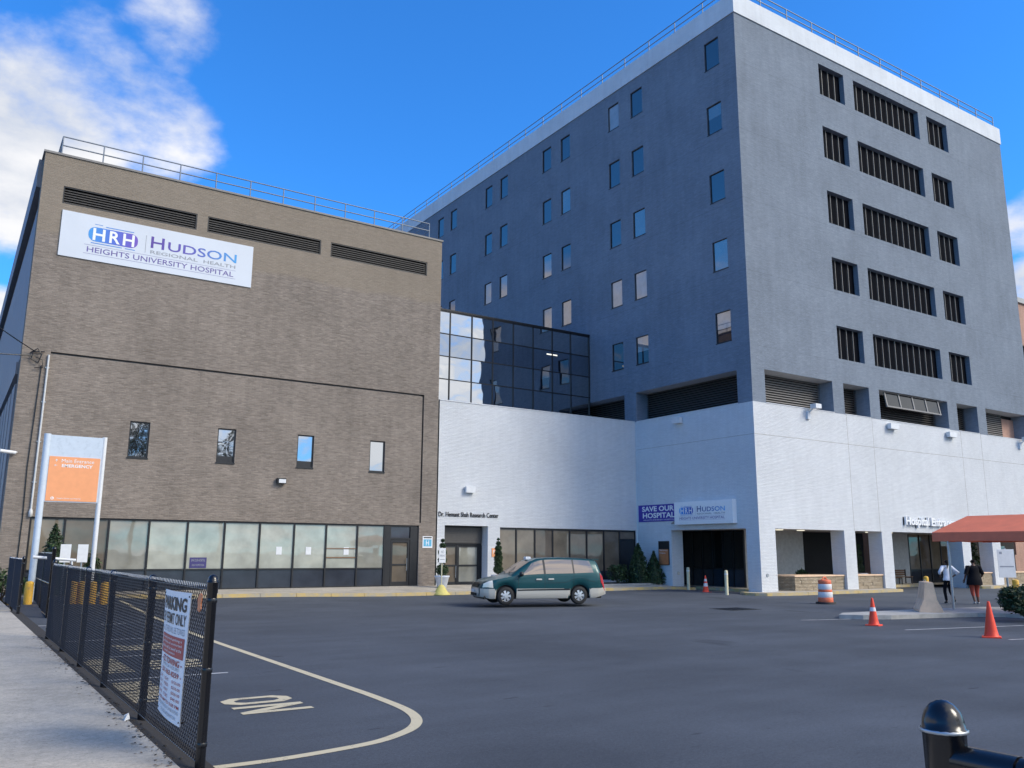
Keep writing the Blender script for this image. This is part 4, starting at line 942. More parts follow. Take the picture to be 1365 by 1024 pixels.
def line(mb, w, a, b, t0, t1, bold=0.): addtext(mb, w, 'X', 0, yy(a), yy(b), zz(t1), zz(t0), bold=bold)
mb = MB(); line(mb, 'PARKING', .07, .93, .045, .155, .03); line(mb, 'BY PERMIT ONLY', .06, .94, .175, .265, .012); onsheet(mb); mb.build('black_lettering', 'black_print', pk)
mb = MB(); line(mb, 'ALL OTHERS WILL BE TOWED', .06, .94, .285, .335); line(mb, 'OPEN 24 HOURS', .14, .86, .585, .61); line(mb, 'VEHICLES REMOVED AT OWNER EXPENSE', .06, .94, .90, .925); line(mb, 'CALL FOR INFORMATION', .2, .86, .945, .97); onsheet(mb); mb.build('grey_lettering', 'grey_print', pk)
mb = MB()
for i in range(8): flat(mb, 'X', 0, yy(.05+.9*i/8), yy(.05+.9*(i+1)/8), zz(.515), zz(.355))
onsheet(mb, .003); mb.build('red_block', 'red_print', pk)
mb = MB()
for i, w in enumerate(('Unauthorized parking is', 'prohibited and unauthorized', 'vehicles will be towed at the', "owner's expense")): line(mb, w, .1 if i < 3 else .2, .9 if i < 3 else .7, .37+i*.035, .395+i*.035)
onsheet(mb, .006); mb.build('white_lettering', 'white_print', pk)
mb = MB(); line(mb, '- EZ TOWING -', .08, .94, .53, .58, .02); line(mb, '- 201-863-8259 -', .05, .95, .625, .665, .015)
for i in range(4):
    line(mb, ['DAY', 'TOW', 'BOOT', 'RATE'][i], .06, .2, .69+i*.042, .715+i*.042); line(mb, ['LIGHT', 'MED', 'HVY', 'STORE'][i], .30, .52, .69+i*.042, .715+i*.042); line(mb, ['$150.00', '$250.00', '$500.00', '$40.00'][i], .66, .94, .69+i*.042, .715+i*.042)
line(mb, '8:00 AM TO 5:00 PM', .06, .94, .86, .885, .01); onsheet(mb); mb.build('red_lettering', 'red_print', pk)
mb = MB()
for y, z in ((Y0-.03, Z1-.03), (Y1+.03, Z1-.03), (Y0-.03, Z0+.03), (Y1+.03, Z0+.03)): mb.cyl((bow(y, z)-.006, y, z), (1.78, y, z), .008, n=5)
mb.build('cable_tie', 'black_paint', pk)
mb = MB(); p = at(266, 803, 0, 1.755)
mb.add([(1.755, p.y+a, p.z+b) for a, b in ((-.06, .05), (-.02, .07), (.03, .06), (.065, .02), (.05, -.03), (.06, -.06), (0, -.075), (-.05, -.05), (-.04, -.01))]+[(1.762, p.y+a, p.z+b) for a, b in ((-.06, .05), (-.02, .07), (.03, .06), (.065, .02), (.05, -.03), (.06, -.06), (0, -.075), (-.05, -.05), (-.04, -.01))],
       [tuple(range(9)), tuple(range(17, 8, -1))]+[(i, 9+i, 9+(i+1) % 9, (i+1) % 9) for i in range(9)])
tag(mb.build('fence_tag', 'tag_orange'), 'faded orange tag wired to the black mesh beside the parking notice', 'tag')
# dirt, leaves and litter along the foot of the fence
mb = MB()
for i in range(420):
    y = 5.5+rnd.random()**1.2*14; x = 1.64-rnd.expovariate(1/.07)+.03; s_ = rnd.uniform(.006, .022); a = rnd.random()*6.28
    mb.add([(x+s_*math.cos(a+k_)*(1 if i % 3 else .4), y+s_*math.sin(a+k_), .463+rnd.random()*.008) for k_ in (0, 1.8, 3.1, 4.6)], [(0, 1, 2, 3)], i % 2)
q = mb.build('leaf_litter', ['dry_leaf', 'soil'], None); q['kind'] = 'stuff'; tag(q, 'dry leaves and dirt gathered along the foot of the black fence', 'leaf litter')
mb = MB(); mb.add([(1.62+x*.5, 9.1+y*.6, .460+z*.5) for x, y, z in ((0, 0, 0), (.1, .03, .02), (.12, .14, .05), (.02, .16, 0), (.05, .05, .09), (.09, .11, .12), (.0, .1, .08))], [(0, 1, 4), (1, 2, 5, 4), (2, 3, 6, 5), (3, 0, 4, 6), (4, 5, 6)])
tag(mb.build('paper_scrap', 'litter_white'), 'crumpled white paper scrap under the black fence below a post', 'litter')
mb = MB()
for i in range(160):
    y = 6+rnd.random()*13; x = 1.68+rnd.gauss(0, .03); r_ = rnd.uniform(.006, .02); mb.lathe([(r_, 0), (r_*.8, r_*.5), (0, r_*.7)], (x, y, .445), 5)
q = mb.build('gravel', 'soil'); q['kind'] = 'stuff'; tag(q, 'dark crumbs of soil and gravel at the edge of the pale walk', 'gravel')

# ------------------------------------------------------------------ foliage
def leaves(mb, n, fn, size, up=.4):
    for _ in range(n):
        p, w, ti = fn(); p = Vector(p)
        d = Vector((rnd.gauss(0, 1), rnd.gauss(0, 1), rnd.gauss(0, 1)+up)).normalized(); a = d.orthogonal().normalized(); b = d.cross(a); t_ = rnd.random()*6.28
        a, b = a*math.cos(t_)+b*math.sin(t_), b*math.cos(t_)-a*math.sin(t_); s_ = size*rnd.uniform(.6, 1.4)
        mb.add([p-a*s_*.5, p+b*s_*.3, p+a*s_, p-b*s_*.3], [(0, 1, 2, 3)], ti)
def conifer(name, label, loc, h, r, n=2600, size=.07, fat=.8, group=None):
    t = thing(name, label, 'conifer', loc, group=group)
    mb = MB(); mb.cyl((0, 0, 0), (0, 0, h*.75), .05, .015, n=6); mb.build('trunk', 'bark', t)
    ph = rnd.random()*6
    def fn():
        z = rnd.random()**1.25; a = rnd.random()*6.28
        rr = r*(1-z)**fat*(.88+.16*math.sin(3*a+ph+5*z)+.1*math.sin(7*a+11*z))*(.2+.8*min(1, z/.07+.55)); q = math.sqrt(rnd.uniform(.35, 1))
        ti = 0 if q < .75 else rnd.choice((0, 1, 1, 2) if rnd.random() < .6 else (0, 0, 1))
        return (rr*q*math.cos(a), rr*q*math.sin(a), .06+z*(h-.06)), q, ti
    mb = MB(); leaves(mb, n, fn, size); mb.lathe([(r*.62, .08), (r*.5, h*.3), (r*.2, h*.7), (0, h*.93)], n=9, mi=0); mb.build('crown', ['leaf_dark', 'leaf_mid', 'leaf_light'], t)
    return t
def bush(name, label, loc, rx, ry, h, n, size, cat='bush', mats=('leaf_dark', 'leaf_mid', 'leaf_light')):
    t = thing(name, label, cat, loc)
    mb = MB()
    for i in range(7):
        a = rnd.random()*6.28; mb.cyl((0, 0, 0), (rx*.5*math.cos(a), ry*.5*math.sin(a), h*.6), .02, .006, n=5)
    mb.build('stem', 'bark', t)
    cl = [(rnd.uniform(-.75, .75), rnd.uniform(-.75, .75), rnd.uniform(.2, .85), rnd.uniform(.2, .42)) for _ in range(26)]
    def fn():
        c_ = rnd.choice(cl); d = Vector((rnd.gauss(0, 1), rnd.gauss(0, 1), rnd.gauss(0, 1))).normalized()*(c_[3]*rnd.uniform(.4, 1))
        return ((c_[0]+d.x)*rx*.85, (c_[1]+d.y)*ry*.85, max(.03, (c_[2]+d.z*.6)*h*.9)), 1, rnd.choice((0, 0, 1, 1, 2))
    mb = MB(); leaves(mb, n, fn, size); mb.build('crown', list(mats), t)
    return t
def gp(px, py, z): return at(px, py, 2, z)
YPL = 37.6
def onwall(px, dy): p = at(px, 760, 1, dy); return p.x
x = onwall(823, 37.3); bush('round_shrub', 'low rounded evergreen shrub, leftmost of the planting by the white wall corner', (x, 37.3, .28), .72, .5, 1.25, 2000, .075)
conifer('conifer', 'broad conical evergreen in front of the dark door at the wall corner', (onwall(851, 37.2), 37.2, .28), 2.25, .95, 4200, .085, .85)
conifer('conifer', 'spiky conical evergreen standing just left of the orange wall plaque', (onwall(872, 36.7), 36.7, .26), 1.85, .78, 3200, .08, .95)
mb = MB(); mb.box(29.5, 36.35, .1, 34.0, 36.5, .36); mb.box(29.35, 36.35, .1, 29.5, 38.3, .36); mb.add([(29.5, 36.5, .34), (34, 36.5, .34), (34, 38.4, .36), (29.5, 38.4, .36)], [(0, 1, 2, 3)], 1)
tag(mb.build('planting_bed', ['concrete_kerb', 'soil']), 'low kerbed planting bed under the conifers against the white wall', 'planter')
p = at(70, 744, 1, 35.5); conifer('conifer', 'small conical evergreen behind the fence beside the orange pylon sign', (p.x, 35.5, .33), 2.6, .9, 2200, .08, .8)
p = at(124, 744, 1, 35.7); bush('columnar_shrub', 'narrow green shrub behind the fence right of the orange pylon sign post', (p.x, 35.7, .33), .45, .4, 2.0, 1400, .08)
p = at(10, 770, 1, 33); bush('leafy_bush', 'loose bright green bush at the left brick corner', (p.x-.1, 33.5, .35), .9, .6, 1.15, 1100, .11, mats=('leaf_mid', 'leaf_light', 'leaf_light'))
bush('dark_bush', 'dark spreading bush at the right edge beside the big orange cone', tuple(gp(1366, 823, .13)), 1.05, .75, 1.08, 4200, .075, mats=('leaf_dark', 'leaf_dark', 'leaf_mid'))
def topiary(label, loc, h, sph, potted=True):
    t = thing('topiary', label, 'topiary', loc)
    z0 = .55 if potted else .1
    if potted:
        mb = MB(); mb.lathe([(.20, 0), (.23, .02), (.34, .50), (.37, .52), (.37, .58), (.33, .58), (.31, .5), (0, .5)], n=20); mb.build('pot', 'planter_white', t)
    mb = MB(); mb.cyl((0, 0, z0-.1), (0, 0, h*.9), .03, .015, n=6); mb.build('trunk', 'bark', t)
    mb = MB()
    for z, r in sph:
        def fn(z=z, r=r):
            d = Vector((rnd.gauss(0, 1), rnd.gauss(0, 1), rnd.gauss(0, 1))).normalized()*r*rnd.uniform(.7, 1); return (d.x, d.y, z+d.z*.9), 1, rnd.choice((0, 0, 1, 1, 2))
        leaves(mb, int(900*r/.25), fn, .05)
        mb.lathe([(r*.5, z-r*.5), (r*.72, z), (r*.5, z+r*.5), (0, z+r*.7)], n=8, mi=0)
    mb.build('crown', ['leaf_dark', 'leaf_mid', 'leaf_light'], t)
p = at(589, 778, 1, 37.2); topiary('ball topiary in a white pot left of the research entrance', (p.x, 37.2, .30), 2.3, [(.85, .33), (1.32, .22), (1.7, .22), (2.0, .16), (2.25, .09)])
p = at(664, 770, 1, 37.4); topiary('slim spiral topiary in a pot right of the research entrance, behind the van', (p.x, 37.4, .30), 2.3, [(.85, .26), (1.15, .22), (1.4, .24), (1.65, .2), (1.9, .18), (2.15, .12), (2.35, .06)])

# ------------------------------------------------------------------ pylon sign
ps = thing('pylon_sign', 'tall hospital direction sign with orange panel on two pale posts', 'sign', (3.4, 32.2, .1), world=True)
YS = 32.2; s_ = YS/25; XL, XRt, ZS, ZM = 1.985*s_, 3.345*s_, 2.05+(4.99-2.05)*s_, 2.05+(3.24-2.05)*s_
mb = MB(); mb.cyl((XL, YS, .0), (XL, YS, ZS), .105, n=14); mb.build('post', 'sign_grey', ps)
mb = MB(); mb.cyl((XRt, YS, .0), (XRt, YS, ZS), .078, n=14); mb.build('post', 'white_enamel', ps)
mb = MB(); mb.box(XL+.06, YS-.06, ZM, XRt-.05, YS+.05, ZS-.03); mb.build('panel', 'sign_grey', ps)
zo = 2.05+(4.41-2.05)*s_; XO0, XO1 = XL+.12, XRt-.09
mb = MB(); mb.box(XO0, YS-.075, ZM+.03, XO1, YS-.062, zo); mb.build('orange_panel', 'sign_orange', ps)
mb = MB(); Y_ = YS-.079; wv = XO1-XO0
addtext(mb, 'Main Entrance', 'Y', Y_, XO0+.24*wv, XO0+.88*wv, zo-.19, zo-.075); addtext(mb, 'EMERGENCY', 'Y', Y_, XO0+.25*wv, XO0+.86*wv, zo-.35, zo-.245, bold=.025)
for zc, dr_ in ((zo-.13, 0), (zo-.295, 1)):
    u = XO0+.14*wv; flat(mb, 'Y', Y_, u-.035, u+.035, zc-.006, zc+.006)
    if dr_ == 0: mb.add([(u, Y_, zc+.05), (u-.03, Y_, zc+.012), (u+.03, Y_, zc+.012)], [(0, 1, 2)]); flat(mb, 'Y', Y_, u-.008, u+.008, zc-.045, zc+.02)
    else: mb.add([(u-.055, Y_, zc), (u-.02, Y_, zc+.035), (u-.02, Y_, zc-.035)], [(0, 1, 2)])
u = XO0+.13*wv; zc = ZM+.12; pill(mb, 'Y', Y_, u-.05, u+.05, zc-.05, zc+.05, .0499); addtext(mb, 'Heights University Hospital', 'Y', Y_, XO0+.22*wv, XO0+.68*wv, zc-.03, zc+.025); mb.build('lettering', 'white_print', ps)
mb = MB(); addtext(mb, 'h', 'Y', Y_-.003, u-.022, u+.022, zc-.032, zc+.036, bold=.02); mb.build('emblem', 'sign_orange', ps)

# yellow bollards and small signs at the far stalls
def bollard(name, label, loc, r, h, mat, group=None, cap=None):
    t = thing(name, label, 'bollard', loc, group=group)
    mb = MB(); mb.lathe([(r, -.1), (r, h-.08), (r*.92, h-.03), (r*.6, h), (0, h+.01)], n=14); mb.build('pipe', mat, t)
    if cap:
        mb = MB(); mb.lathe([(r*1.06, 0), (r*1.08, .015), (r*1.08, .06), (r*1.06, .07)], (0, 0, h-.22), 14); mb.build('band', cap, t)
    return t
ylab = ['yellow bollard beneath the left post of the orange pylon sign', 'yellow bollard behind the open mesh gate leaf', 'yellow bollard behind the fence, left of the white sign backs', 'yellow bollard behind the fence below the left white sign', 'yellow bollard behind the fence below the right white sign', 'yellow bollard behind the fence, rightmost of its row']
for px, lb in zip((37, 56, 96, 108, 122, 138), ylab):
    p = at(px, 800, 1, 31.3); bollard('yellow_bollard', lb, (p.x, 31.3, gz(p.x, 31.3)), .125, .70, 'bollard_yellow', 'yellow bollards behind the fence')
p = at(16, 800, 1, 30.8); bollard('yellow_bollard', 'yellow bollard left of the far fence post at the picture edge', (p.x, 30.8, .46), .12, .5, 'bollard_yellow', 'yellow bollards behind the fence')
for px, lb in ((86.5, 'small white sign above the fence, nearer the pylon sign left post'), (109.5, 'small white sign above the fence, beside the pylon sign right post')):
    p = at(px, 742, 1, 31.7); t = thing('stall_sign', lb, 'sign', (p.x, 31.7, .1), group='white stall signs above the fence', world=True)
    mb = MB(); mb.cyl((p.x, 31.73, .05), (p.x, 31.73, 2.2), .025, n=6); mb.build('post', 'steel', t)
    mb = MB(); mb.box(p.x-.15, 31.68, 1.62, p.x+.16, 31.7, 2.2); mb.build('plate', 'white_enamel', t)
a = at(44, 742.5, 1, 29.3); b = at(101, 747, 1, 29.3); mb = MB(); mb.cyl((a.x, 29.3, a.z), (b.x, 29.3, b.z), .045, n=8); mb.cyl((b.x-.1, 29.3, .1), (b.x-.1, 29.3, b.z), .03, n=8); mb.cyl((b.x-.75, 29.3, .1), (b.x-.75, 29.3, b.z), .03, n=8)
tag(mb.build('guard_rail', 'white_enamel'), 'white horizontal guard rail behind the fence under the pylon sign', 'rail')

# ------------------------------------------------------------------ street furniture
def cone(label, loc, h, bands, rz=0):
    t = thing('traffic_cone', label, 'traffic cone', loc, rz, 'orange traffic cones')
    s_ = h*.245; mb = MB(); mb.bbox(-s_, -s_, 0, s_, s_, .035, .012); mb.build('base', 'cone_orange' if not bands else 'cone_orange', t)
    mb = MB(); r0, r1 = h*.185, h*.035
    R_ = lambda z: r0+(r1-r0)*(z-.03)/(h-.03)
    prof = [(r0*1.12, .03), (r0, .06)]+[(R_(h*q), h*q) for q in (.2, .4, .6, .8, .97)]+[(r1*.8, h), (r1*.6, h-.01), (r1*.55, h-.2), (0, h-.2)]
    mb.lathe(prof, n=20); mb.build('body', 'cone_orange', t)
    for a, b in bands:
        mb = MB(); mb.lathe([(R_(h*a)+.003, h*a), (R_(h*b)+.003, h*b)], n=20); mb.build('reflective_band', 'drum_white', t)
    return t
cone('small traffic cone with white bands between the two cream bollards', tuple(gp(941, 790, .03)), .86, [(.36, .55), (.66, .80)])
cone('slim orange traffic cone standing at the left tip of the traffic island', tuple(gp(1165, 834, 0)), .78, [(.52, .66)], .3)
cone('large plain orange traffic cone in front of the dark bush', tuple(gp(1322, 850, 0)), .88, [], .5)
bollard('cream_bollard', 'cream pipe bollard at the left side of the dark tower opening', tuple(gp(918, 787, .03)), .085, 1.22, 'cream_paint', 'cream bollards at the tower opening', 'white_enamel')
bollard('cream_bollard', 'cream pipe bollard nearer the white corner pier, right of the small cone', tuple(gp(969, 794, 0)), .085, 1.2, 'cream_paint', 'cream bollards at the tower opening', 'white_enamel')
# drum
t = thing('traffic_drum', 'orange and white striped traffic drum in front of the arcade', 'traffic drum', tuple(gp(1101, 805, 0)))
mb = MB(); mb.lathe([(.40, 0), (.40, .07), (.36, .08)], n=24); mb.build('rubber_base', 'rubber', t)
zb = [.06, .24, .28, .46, .5, .68, .72, .9, .95]; seg = [('drum_orange', .06, .26, .295), ('drum_white', .26, .48, .285), ('drum_orange', .48, .58, .272), ('drum_white', .58, .80, .268), ('drum_orange', .80, .94, .255)]
for m_, a, b, r_ in seg:
    mb = MB(); mb.lathe([(r_, a+.001), (r_+.006, a+.012), (r_+.004, b-.012), (r_-.004, b-.001)], n=24); mb.build('stripe', m_, t)
mb = MB(); mb.lathe([(.25, .94), (.23, .965), (.12, .98), (0, .985)], n=24); mb.build('lid', 'drum_orange', t)
mb = MB(); mb.tube([(-.16+.32*i/10, 0, .97+.11*math.sin(PI*i/10)) for i in range(11)], .028, 8); mb.build('handle', 'drum_orange', t)
# concrete barrier
p = gp(1240, 816, .13); p.x += .3; p.y += .25; t = thing('concrete_barrier', 'pale tan concrete barrier block on the traffic island', 'barrier', tuple(p), rad(40))
prof = [(.36, 0), (.36, .08), (.20, .42), (.13, .95), (.11, .98)]
mb = MB(); L2 = .62
P2 = [(x, z) for x, z in prof]+[(-x, z) for x, z in reversed(prof)]; n = len(P2)
mb.add([(-L2, x, z) for x, z in P2]+[(L2, x, z) for x, z in P2], [tuple(range(n)), tuple(range(2*n-1, n-1, -1))]+[(i, n+i, n+(i+1) % n, (i+1) % n) for i in range(n)]); mb.build('body', 'barrier_concrete', t)
mb = MB(); mb.tube([(L2*.4, -.03, .97), (L2*.4, -.03, 1.03), (L2*.4, .03, 1.03), (L2*.4, .03, .97)], .01, 5); mb.build('lifting_loop', 'steel', t)
p = gp(1245, 800, 0); bollard('yellow_bollard', 'yellow bollard half hidden behind the concrete barrier', (p.x+1.5, p.y+1.2, 0), .11, 1.0, 'bollard_yellow')
p = gp(1356, 799, .1); bollard('yellow_bollard', 'yellow bollard behind the dark bush at the right edge', tuple(p), .14, .85, 'bollard_yellow')
p = gp(1346, 803, .1); t = thing('post_sign', 'blank white sign board on a grey post above the dark bush', 'sign', tuple(p), rad(-30))
mb = MB(); mb.cyl((0, 0, 0), (0, 0, 2.2), .045, n=8); mb.build('post', 'steel', t)
mb = MB(); mb.bbox(-.36, -.06, 1.0, .36, -.046, 2.15, .004); mb.build('board', 'white_enamel', t)
mb = MB(); flat(mb, 'Y', -.064, -.3, .3, 1.42, 1.47); mb.build('print', 'grey_print', t); mb = MB(); flat(mb, 'Y', -.064, -.28, -.16, 1.95, 2.05); mb.build('print', 'grey_print', t)
p = gp(588, 793, .1); t = thing('portable_sign', 'small white notice on a pole in a yellow cast base by the kerb', 'sign', tuple(p))
mb = MB(); mb.lathe([(.40, 0), (.40, .03), (.30, .12), (.16, .36), (.09, .44), (0, .45)], n=20); mb.build('base', 'cast_yellow', t)
mb = MB(); mb.cyl((0, 0, .4), (0, 0, 2.1), .03, n=8); mb.build('pole', 'cream_paint', t)
mb = MB(); mb.bbox(-.17, -.05, 1.42, .17, -.035, 2.08, .004); mb.build('plate', 'white_enamel', t)
mb = MB(); addtext(mb, 'NO', 'Y', -.055, -.08, .08, 1.85, 1.97); addtext(mb, 'PARKING', 'Y', -.055, -.13, .13, 1.7, 1.79); flat(mb, 'Y', -.055, -.12, .12, 1.56, 1.59); mb.build('print', 'grey_print', t)
p = gp(980, 812, 0); mb = MB(); mb.box(p.x-.75, p.y-.6, .002, p.x+.75, p.y+.6, .006, 0)
for i in range(12): mb.box(p.x-.65+i*.11, p.y-.5, .004, p.x-.6+i*.11, p.y+.5, .014, 1)
dg_ = mb.build('drain_cover', ['rubber', 'dark_metal']); tag(dg_, 'dark square drain grating set in the asphalt before the corner pier', 'drain')

# low stacked-stone planters in the arcade
def stone_planter(label, x0, x1, y0, y1, z0, h):
    t = thing('stone_planter', label, 'planter', ((x0+x1)/2, (y0+y1)/2, z0), group='stone planters in the arcade', world=True)
    core = MB(); core.box(x0+.05, y0+.05, z0-.02, x1-.05, y1-.05, z0+h-.08); core.build('core', 'soil', t)
    proto = []
    rows = 4; rh = (h-.07)/rows
    for r_ in range(rows):
        for side in (0, 1):     # front face and left end
            a = 0; Ln = (x1-x0) if side == 0 else (y1-y0)
            while a < Ln-.08:
                w = min(rnd.uniform(.3, .6), Ln-a); d = rnd.uniform(-.012, .015)
                mb = MB()
                if side == 0: mb.bbox(x0+a+.006, y0-d, z0+r_*rh+.004, x0+a+w-.006, y0+.055, z0+(r_+1)*rh-.004, .008)
                else: mb.bbox(x0-d, y0+a+.062 if a == 0 else y0+a+.006, z0+r_*rh+.004, x0+.055, y0+a+w-.006, z0+(r_+1)*rh-.004, .008)
                mb.build('stone', 'stone_veneer', t); a += w
    mb = MB(); mb.bbox(x0-.05, y0-.05, z0+h-.07, x1+.05, y1+.03, z0+h, .01); mb.build('capstone', 'barrier_concrete', t)
    return t
stone_planter('long stacked stone planter in the first arcade bay beside the corner pier', 36.9, 40.98, 29.55, 31.0, .13, .78)
stone_planter('stacked stone planter in the narrow second arcade bay', 42.05, 44.38, 29.5, 30.9, .13, .78)
stone_planter('stacked stone planter in the narrow bay under the red canopy', 53.6, 56.05, 29.55, 31, .13, .8)
stone_planter('stacked stone planter in the bay at the right edge', 57.15, 62, 29.6, 31, .13, .8)
def potplant(label, loc, h, kind):
    t = thing('potted_plant', label, 'potted plant', loc)
    mb = MB(); mb.lathe([(.28, 0), (.42, .42), (.45, .45), (.4, .45), (0, .4)], n=16); mb.build('pot', 'planter_white', t)
    mb = MB()
    if kind == 'ball':
        for z, r in ((.75, .3), (1.2, .24), (1.6, .18), (1.95, .12)):
            def fn(z=z, r=r):
                d = Vector((rnd.gauss(0, 1), rnd.gauss(0, 1), rnd.gauss(0, 1))).normalized()*r*rnd.uniform(.6, 1); return (d.x, d.y, z+d.z), 1, rnd.choice((0, 0, 1))
            leaves(mb, 380, fn, .06)
        mb.cyl((0, 0, .4), (0, 0, 1.9), .03, n=6)
    else:
        def fn():
            a = rnd.random()*6.28; q = rnd.random(); return (q*.55*math.cos(a), q*.55*math.sin(a), .5+(1-q*q)*h*rnd.uniform(.5, 1)), 1, rnd.choice((0, 1, 1))
        leaves(mb, 500, fn, .14)
    mb.build('crown', ['leaf_dark', 'leaf_mid', 'leaf_light'], t)
potplant('dark leafy plant in a white pot behind the long stone planter', (40.1, 31.6, .13), .5, 'mound')
potplant('dark ball topiary in a white pot in the second arcade bay', (43.9, 30.6, .5), 2, 'ball')
potplant('tall leafy plant behind the rightmost white pier', (58.2, 31.8, .13), 2.3, 'mound')
def bench(label, loc, rz):
    t = thing('bench', label, 'bench', loc, rz)
    for i in range(4): mb = MB(); mb.bbox(-.8, -.25+i*.12, .42, .8, -.15+i*.12, .45, .005); mb.build('seat_slat', 'wood', t)
    for i in range(3): mb = MB(); mb.bbox(-.8, .26, .52+i*.13, .8, .285, .62+i*.13, .005); mb.build('back_slat', 'wood', t)
    for x in (-.7, .7):
        mb = MB(); mb.box(x-.03, -.24, 0, x+.03, -.19, .42); mb.box(x-.03, .2, 0, x+.03, .257, .9); mb.box(x-.03, -.19, .36, x+.03, .2, .418); mb.build('leg', 'slat_metal', t)
bench('wooden bench against the inner wall of the entrance bay', (51.9, 33.1, .15), 0); bench('second wooden bench set forward in the entrance bay', (50.1, 32.6, .15), .1)
p = gp(1276, 783, .05); t = thing('litter_bin', 'dark litter bin against the pier behind the people', 'bin', (52.9, 29.0, .13))
mb = MB(); mb.lathe([(.32, 0), (.36, .05), (.38, .85), (.40, .86), (.40, .92)], n=16); mb.build('body', 'dark_metal', t)
mb = MB(); mb.lathe([(.40, .92), (.36, 1.0), (.2, 1.06), (0, 1.07)], n=16); mb.build('lid', 'frame_black', t)
mb = MB(); mb.box(60.5, 31.6, .14, 61.9, 31.66, 2.6); tag(mb.build('glass_screen', 'teal_glass'), 'pale teal glass screen at the far right edge behind the sign', 'screen')

# ------------------------------------------------------------------ red canopy
ca = thing('entrance_canopy', 'red cloth canopy on slim steel poles over the drop-off', 'canopy', (31.5, 14, 0), world=True)
CX0, CX1, CY0, CY1 = 30.0, 33.4, 5.5, 17.75; ZE0, ZE1 = 2.47, 2.80
e1 = at(1242, 710, 0, CX0); CY1 = e1.y; ZE1 = e1.z; ZE0 = at(1242, 721.8, 0, CX0).z
rp = at(1289, 688, 0, 31.7); RY, RZ = rp.y, rp.z
mb = MB()
E4 = [(CX0, CY0), (CX1, CY0), (CX1, CY1), (CX0, CY1)]
lo_ = [(x, y, ZE0) for x, y in E4]; hi = [(x, y, ZE1) for x, y in E4]
N = 24
for i in range(N):            # valance with a slight wave
    for (a, b) in ((3, 0), (0, 1), (1, 2), (2, 3)):
        pa = Vector(lo_[a]).lerp(Vector(lo_[b]), i/N); pb = Vector(lo_[a]).lerp(Vector(lo_[b]), (i+1)/N); qa = Vector(hi[a]).lerp(Vector(hi[b]), i/N); qb = Vector(hi[a]).lerp(Vector(hi[b]), (i+1)/N)
        w = lambda q, t_: q+Vector((math.sin(t_*31)*.012, 0, math.sin(t_*17)*.008))
        mb.quad(w(pa, i/N), w(pb, (i+1)/N), qb, qa)
mb.build('valance', 'canopy_cloth', ca)
mb = MB(); R0 = (31.7, CY0, RZ); R1 = (31.7, RY, RZ)
mb.quad(hi[3], hi[0], R0, R1); mb.quad(hi[1], hi[2], R1, R0); mb.add([hi[2], hi[3], R1], [(0, 1, 2)]); mb.add([hi[0], hi[1], R0], [(0, 1, 2)]); mb.build('roof_cloth', 'canopy_cloth', ca)
mb = MB()
for (a, b) in ((hi[3], R1), (hi[2], R1), (hi[0], R0), (hi[1], R0), (R0, R1)): mb.cyl(Vector(a)-Vector((0, 0, .06)), Vector(b)-Vector((0, 0, .06)), .025, n=6)
mb.build('frame', 'steel', ca)
pb = gp(1271, 816, .13)
for x, y in ((CX0+.1, at(1264, 730, 0, CX0+.1).y), (CX1-.1, 15.6), (CX0+.1, 11.5), (CX1-.1, 11.5), (CX0+.1, 6), (CX1-.1, 6)):
    mb = MB(); mb.cyl((x, y, .0), (x, y, ZE1-.03), .045, n=10); mb.build('pole', 'steel', ca)

# ------------------------------------------------------------------ minivan
def lerp_tab(tab, x):
    if x <= tab[0][0]: return tab[0][1]
    for (a, va), (b, vb) in zip(tab, tab[1:]):
        if x <= b:
            t = (x-a)/(b-a); return va+(vb-va)*t
    return tab[-1][1]
TOP = [(0, .66), (.03, .74), (.10, .82), (.22, .89), (.5, .965), (.85, 1.03), (1.12, 1.085), (1.3, 1.20), (1.6, 1.40), (1.9, 1.585), (2.05, 1.655), (2.25, 1.705), (2.6, 1.735), (3.2, 1.745), (3.9, 1.725), (4.4, 1.69), (4.60, 1.655), (4.68, 1.56), (4.78, 1.30), (4.86, 1.02), (4.90, .8), (4.93, .62)]
BELT = [(0, .62), (.10, .77), (.3, .86), (.6, .93), (1.12, 1.03), (1.5, 1.06), (2.5, 1.085), (3.5, 1.10), (4.4, 1.12), (4.68, 1.12), (4.80, 1.05), (4.93, .60)]
WB = [(0, .60), (.03, .66), (.12, .76), (.3, .86), (.55, .915), (.9, .94), (1.6, .95), (3.5, .95), (4.3, .947), (4.62, .935), (4.82, .885), (4.93, .82)]     # half width at the belt
WR = [(0, .56), (.3, .72), (1.12, .80), (1.3, .80), (1.9, .72), (2.2, .70), (3.5, .70), (4.3, .695), (4.62, .685), (4.93, .72)]                                # half width at the roof edge
ARCH = [(.95, .345), (3.86, .345)]
def zbot(x):
    z = .24
    if x < .35: z = .24+.10*(1-x/.35)
    if x > 4.5: z = .24+.12*(x-4.5)/.43
    for ax_, r in ARCH:
        if abs(x-ax_) < r+.055: z = max(z, .335+math.sqrt(max(0, (r+.055)**2-(x-ax_)**2)))
    return z
NV = 13
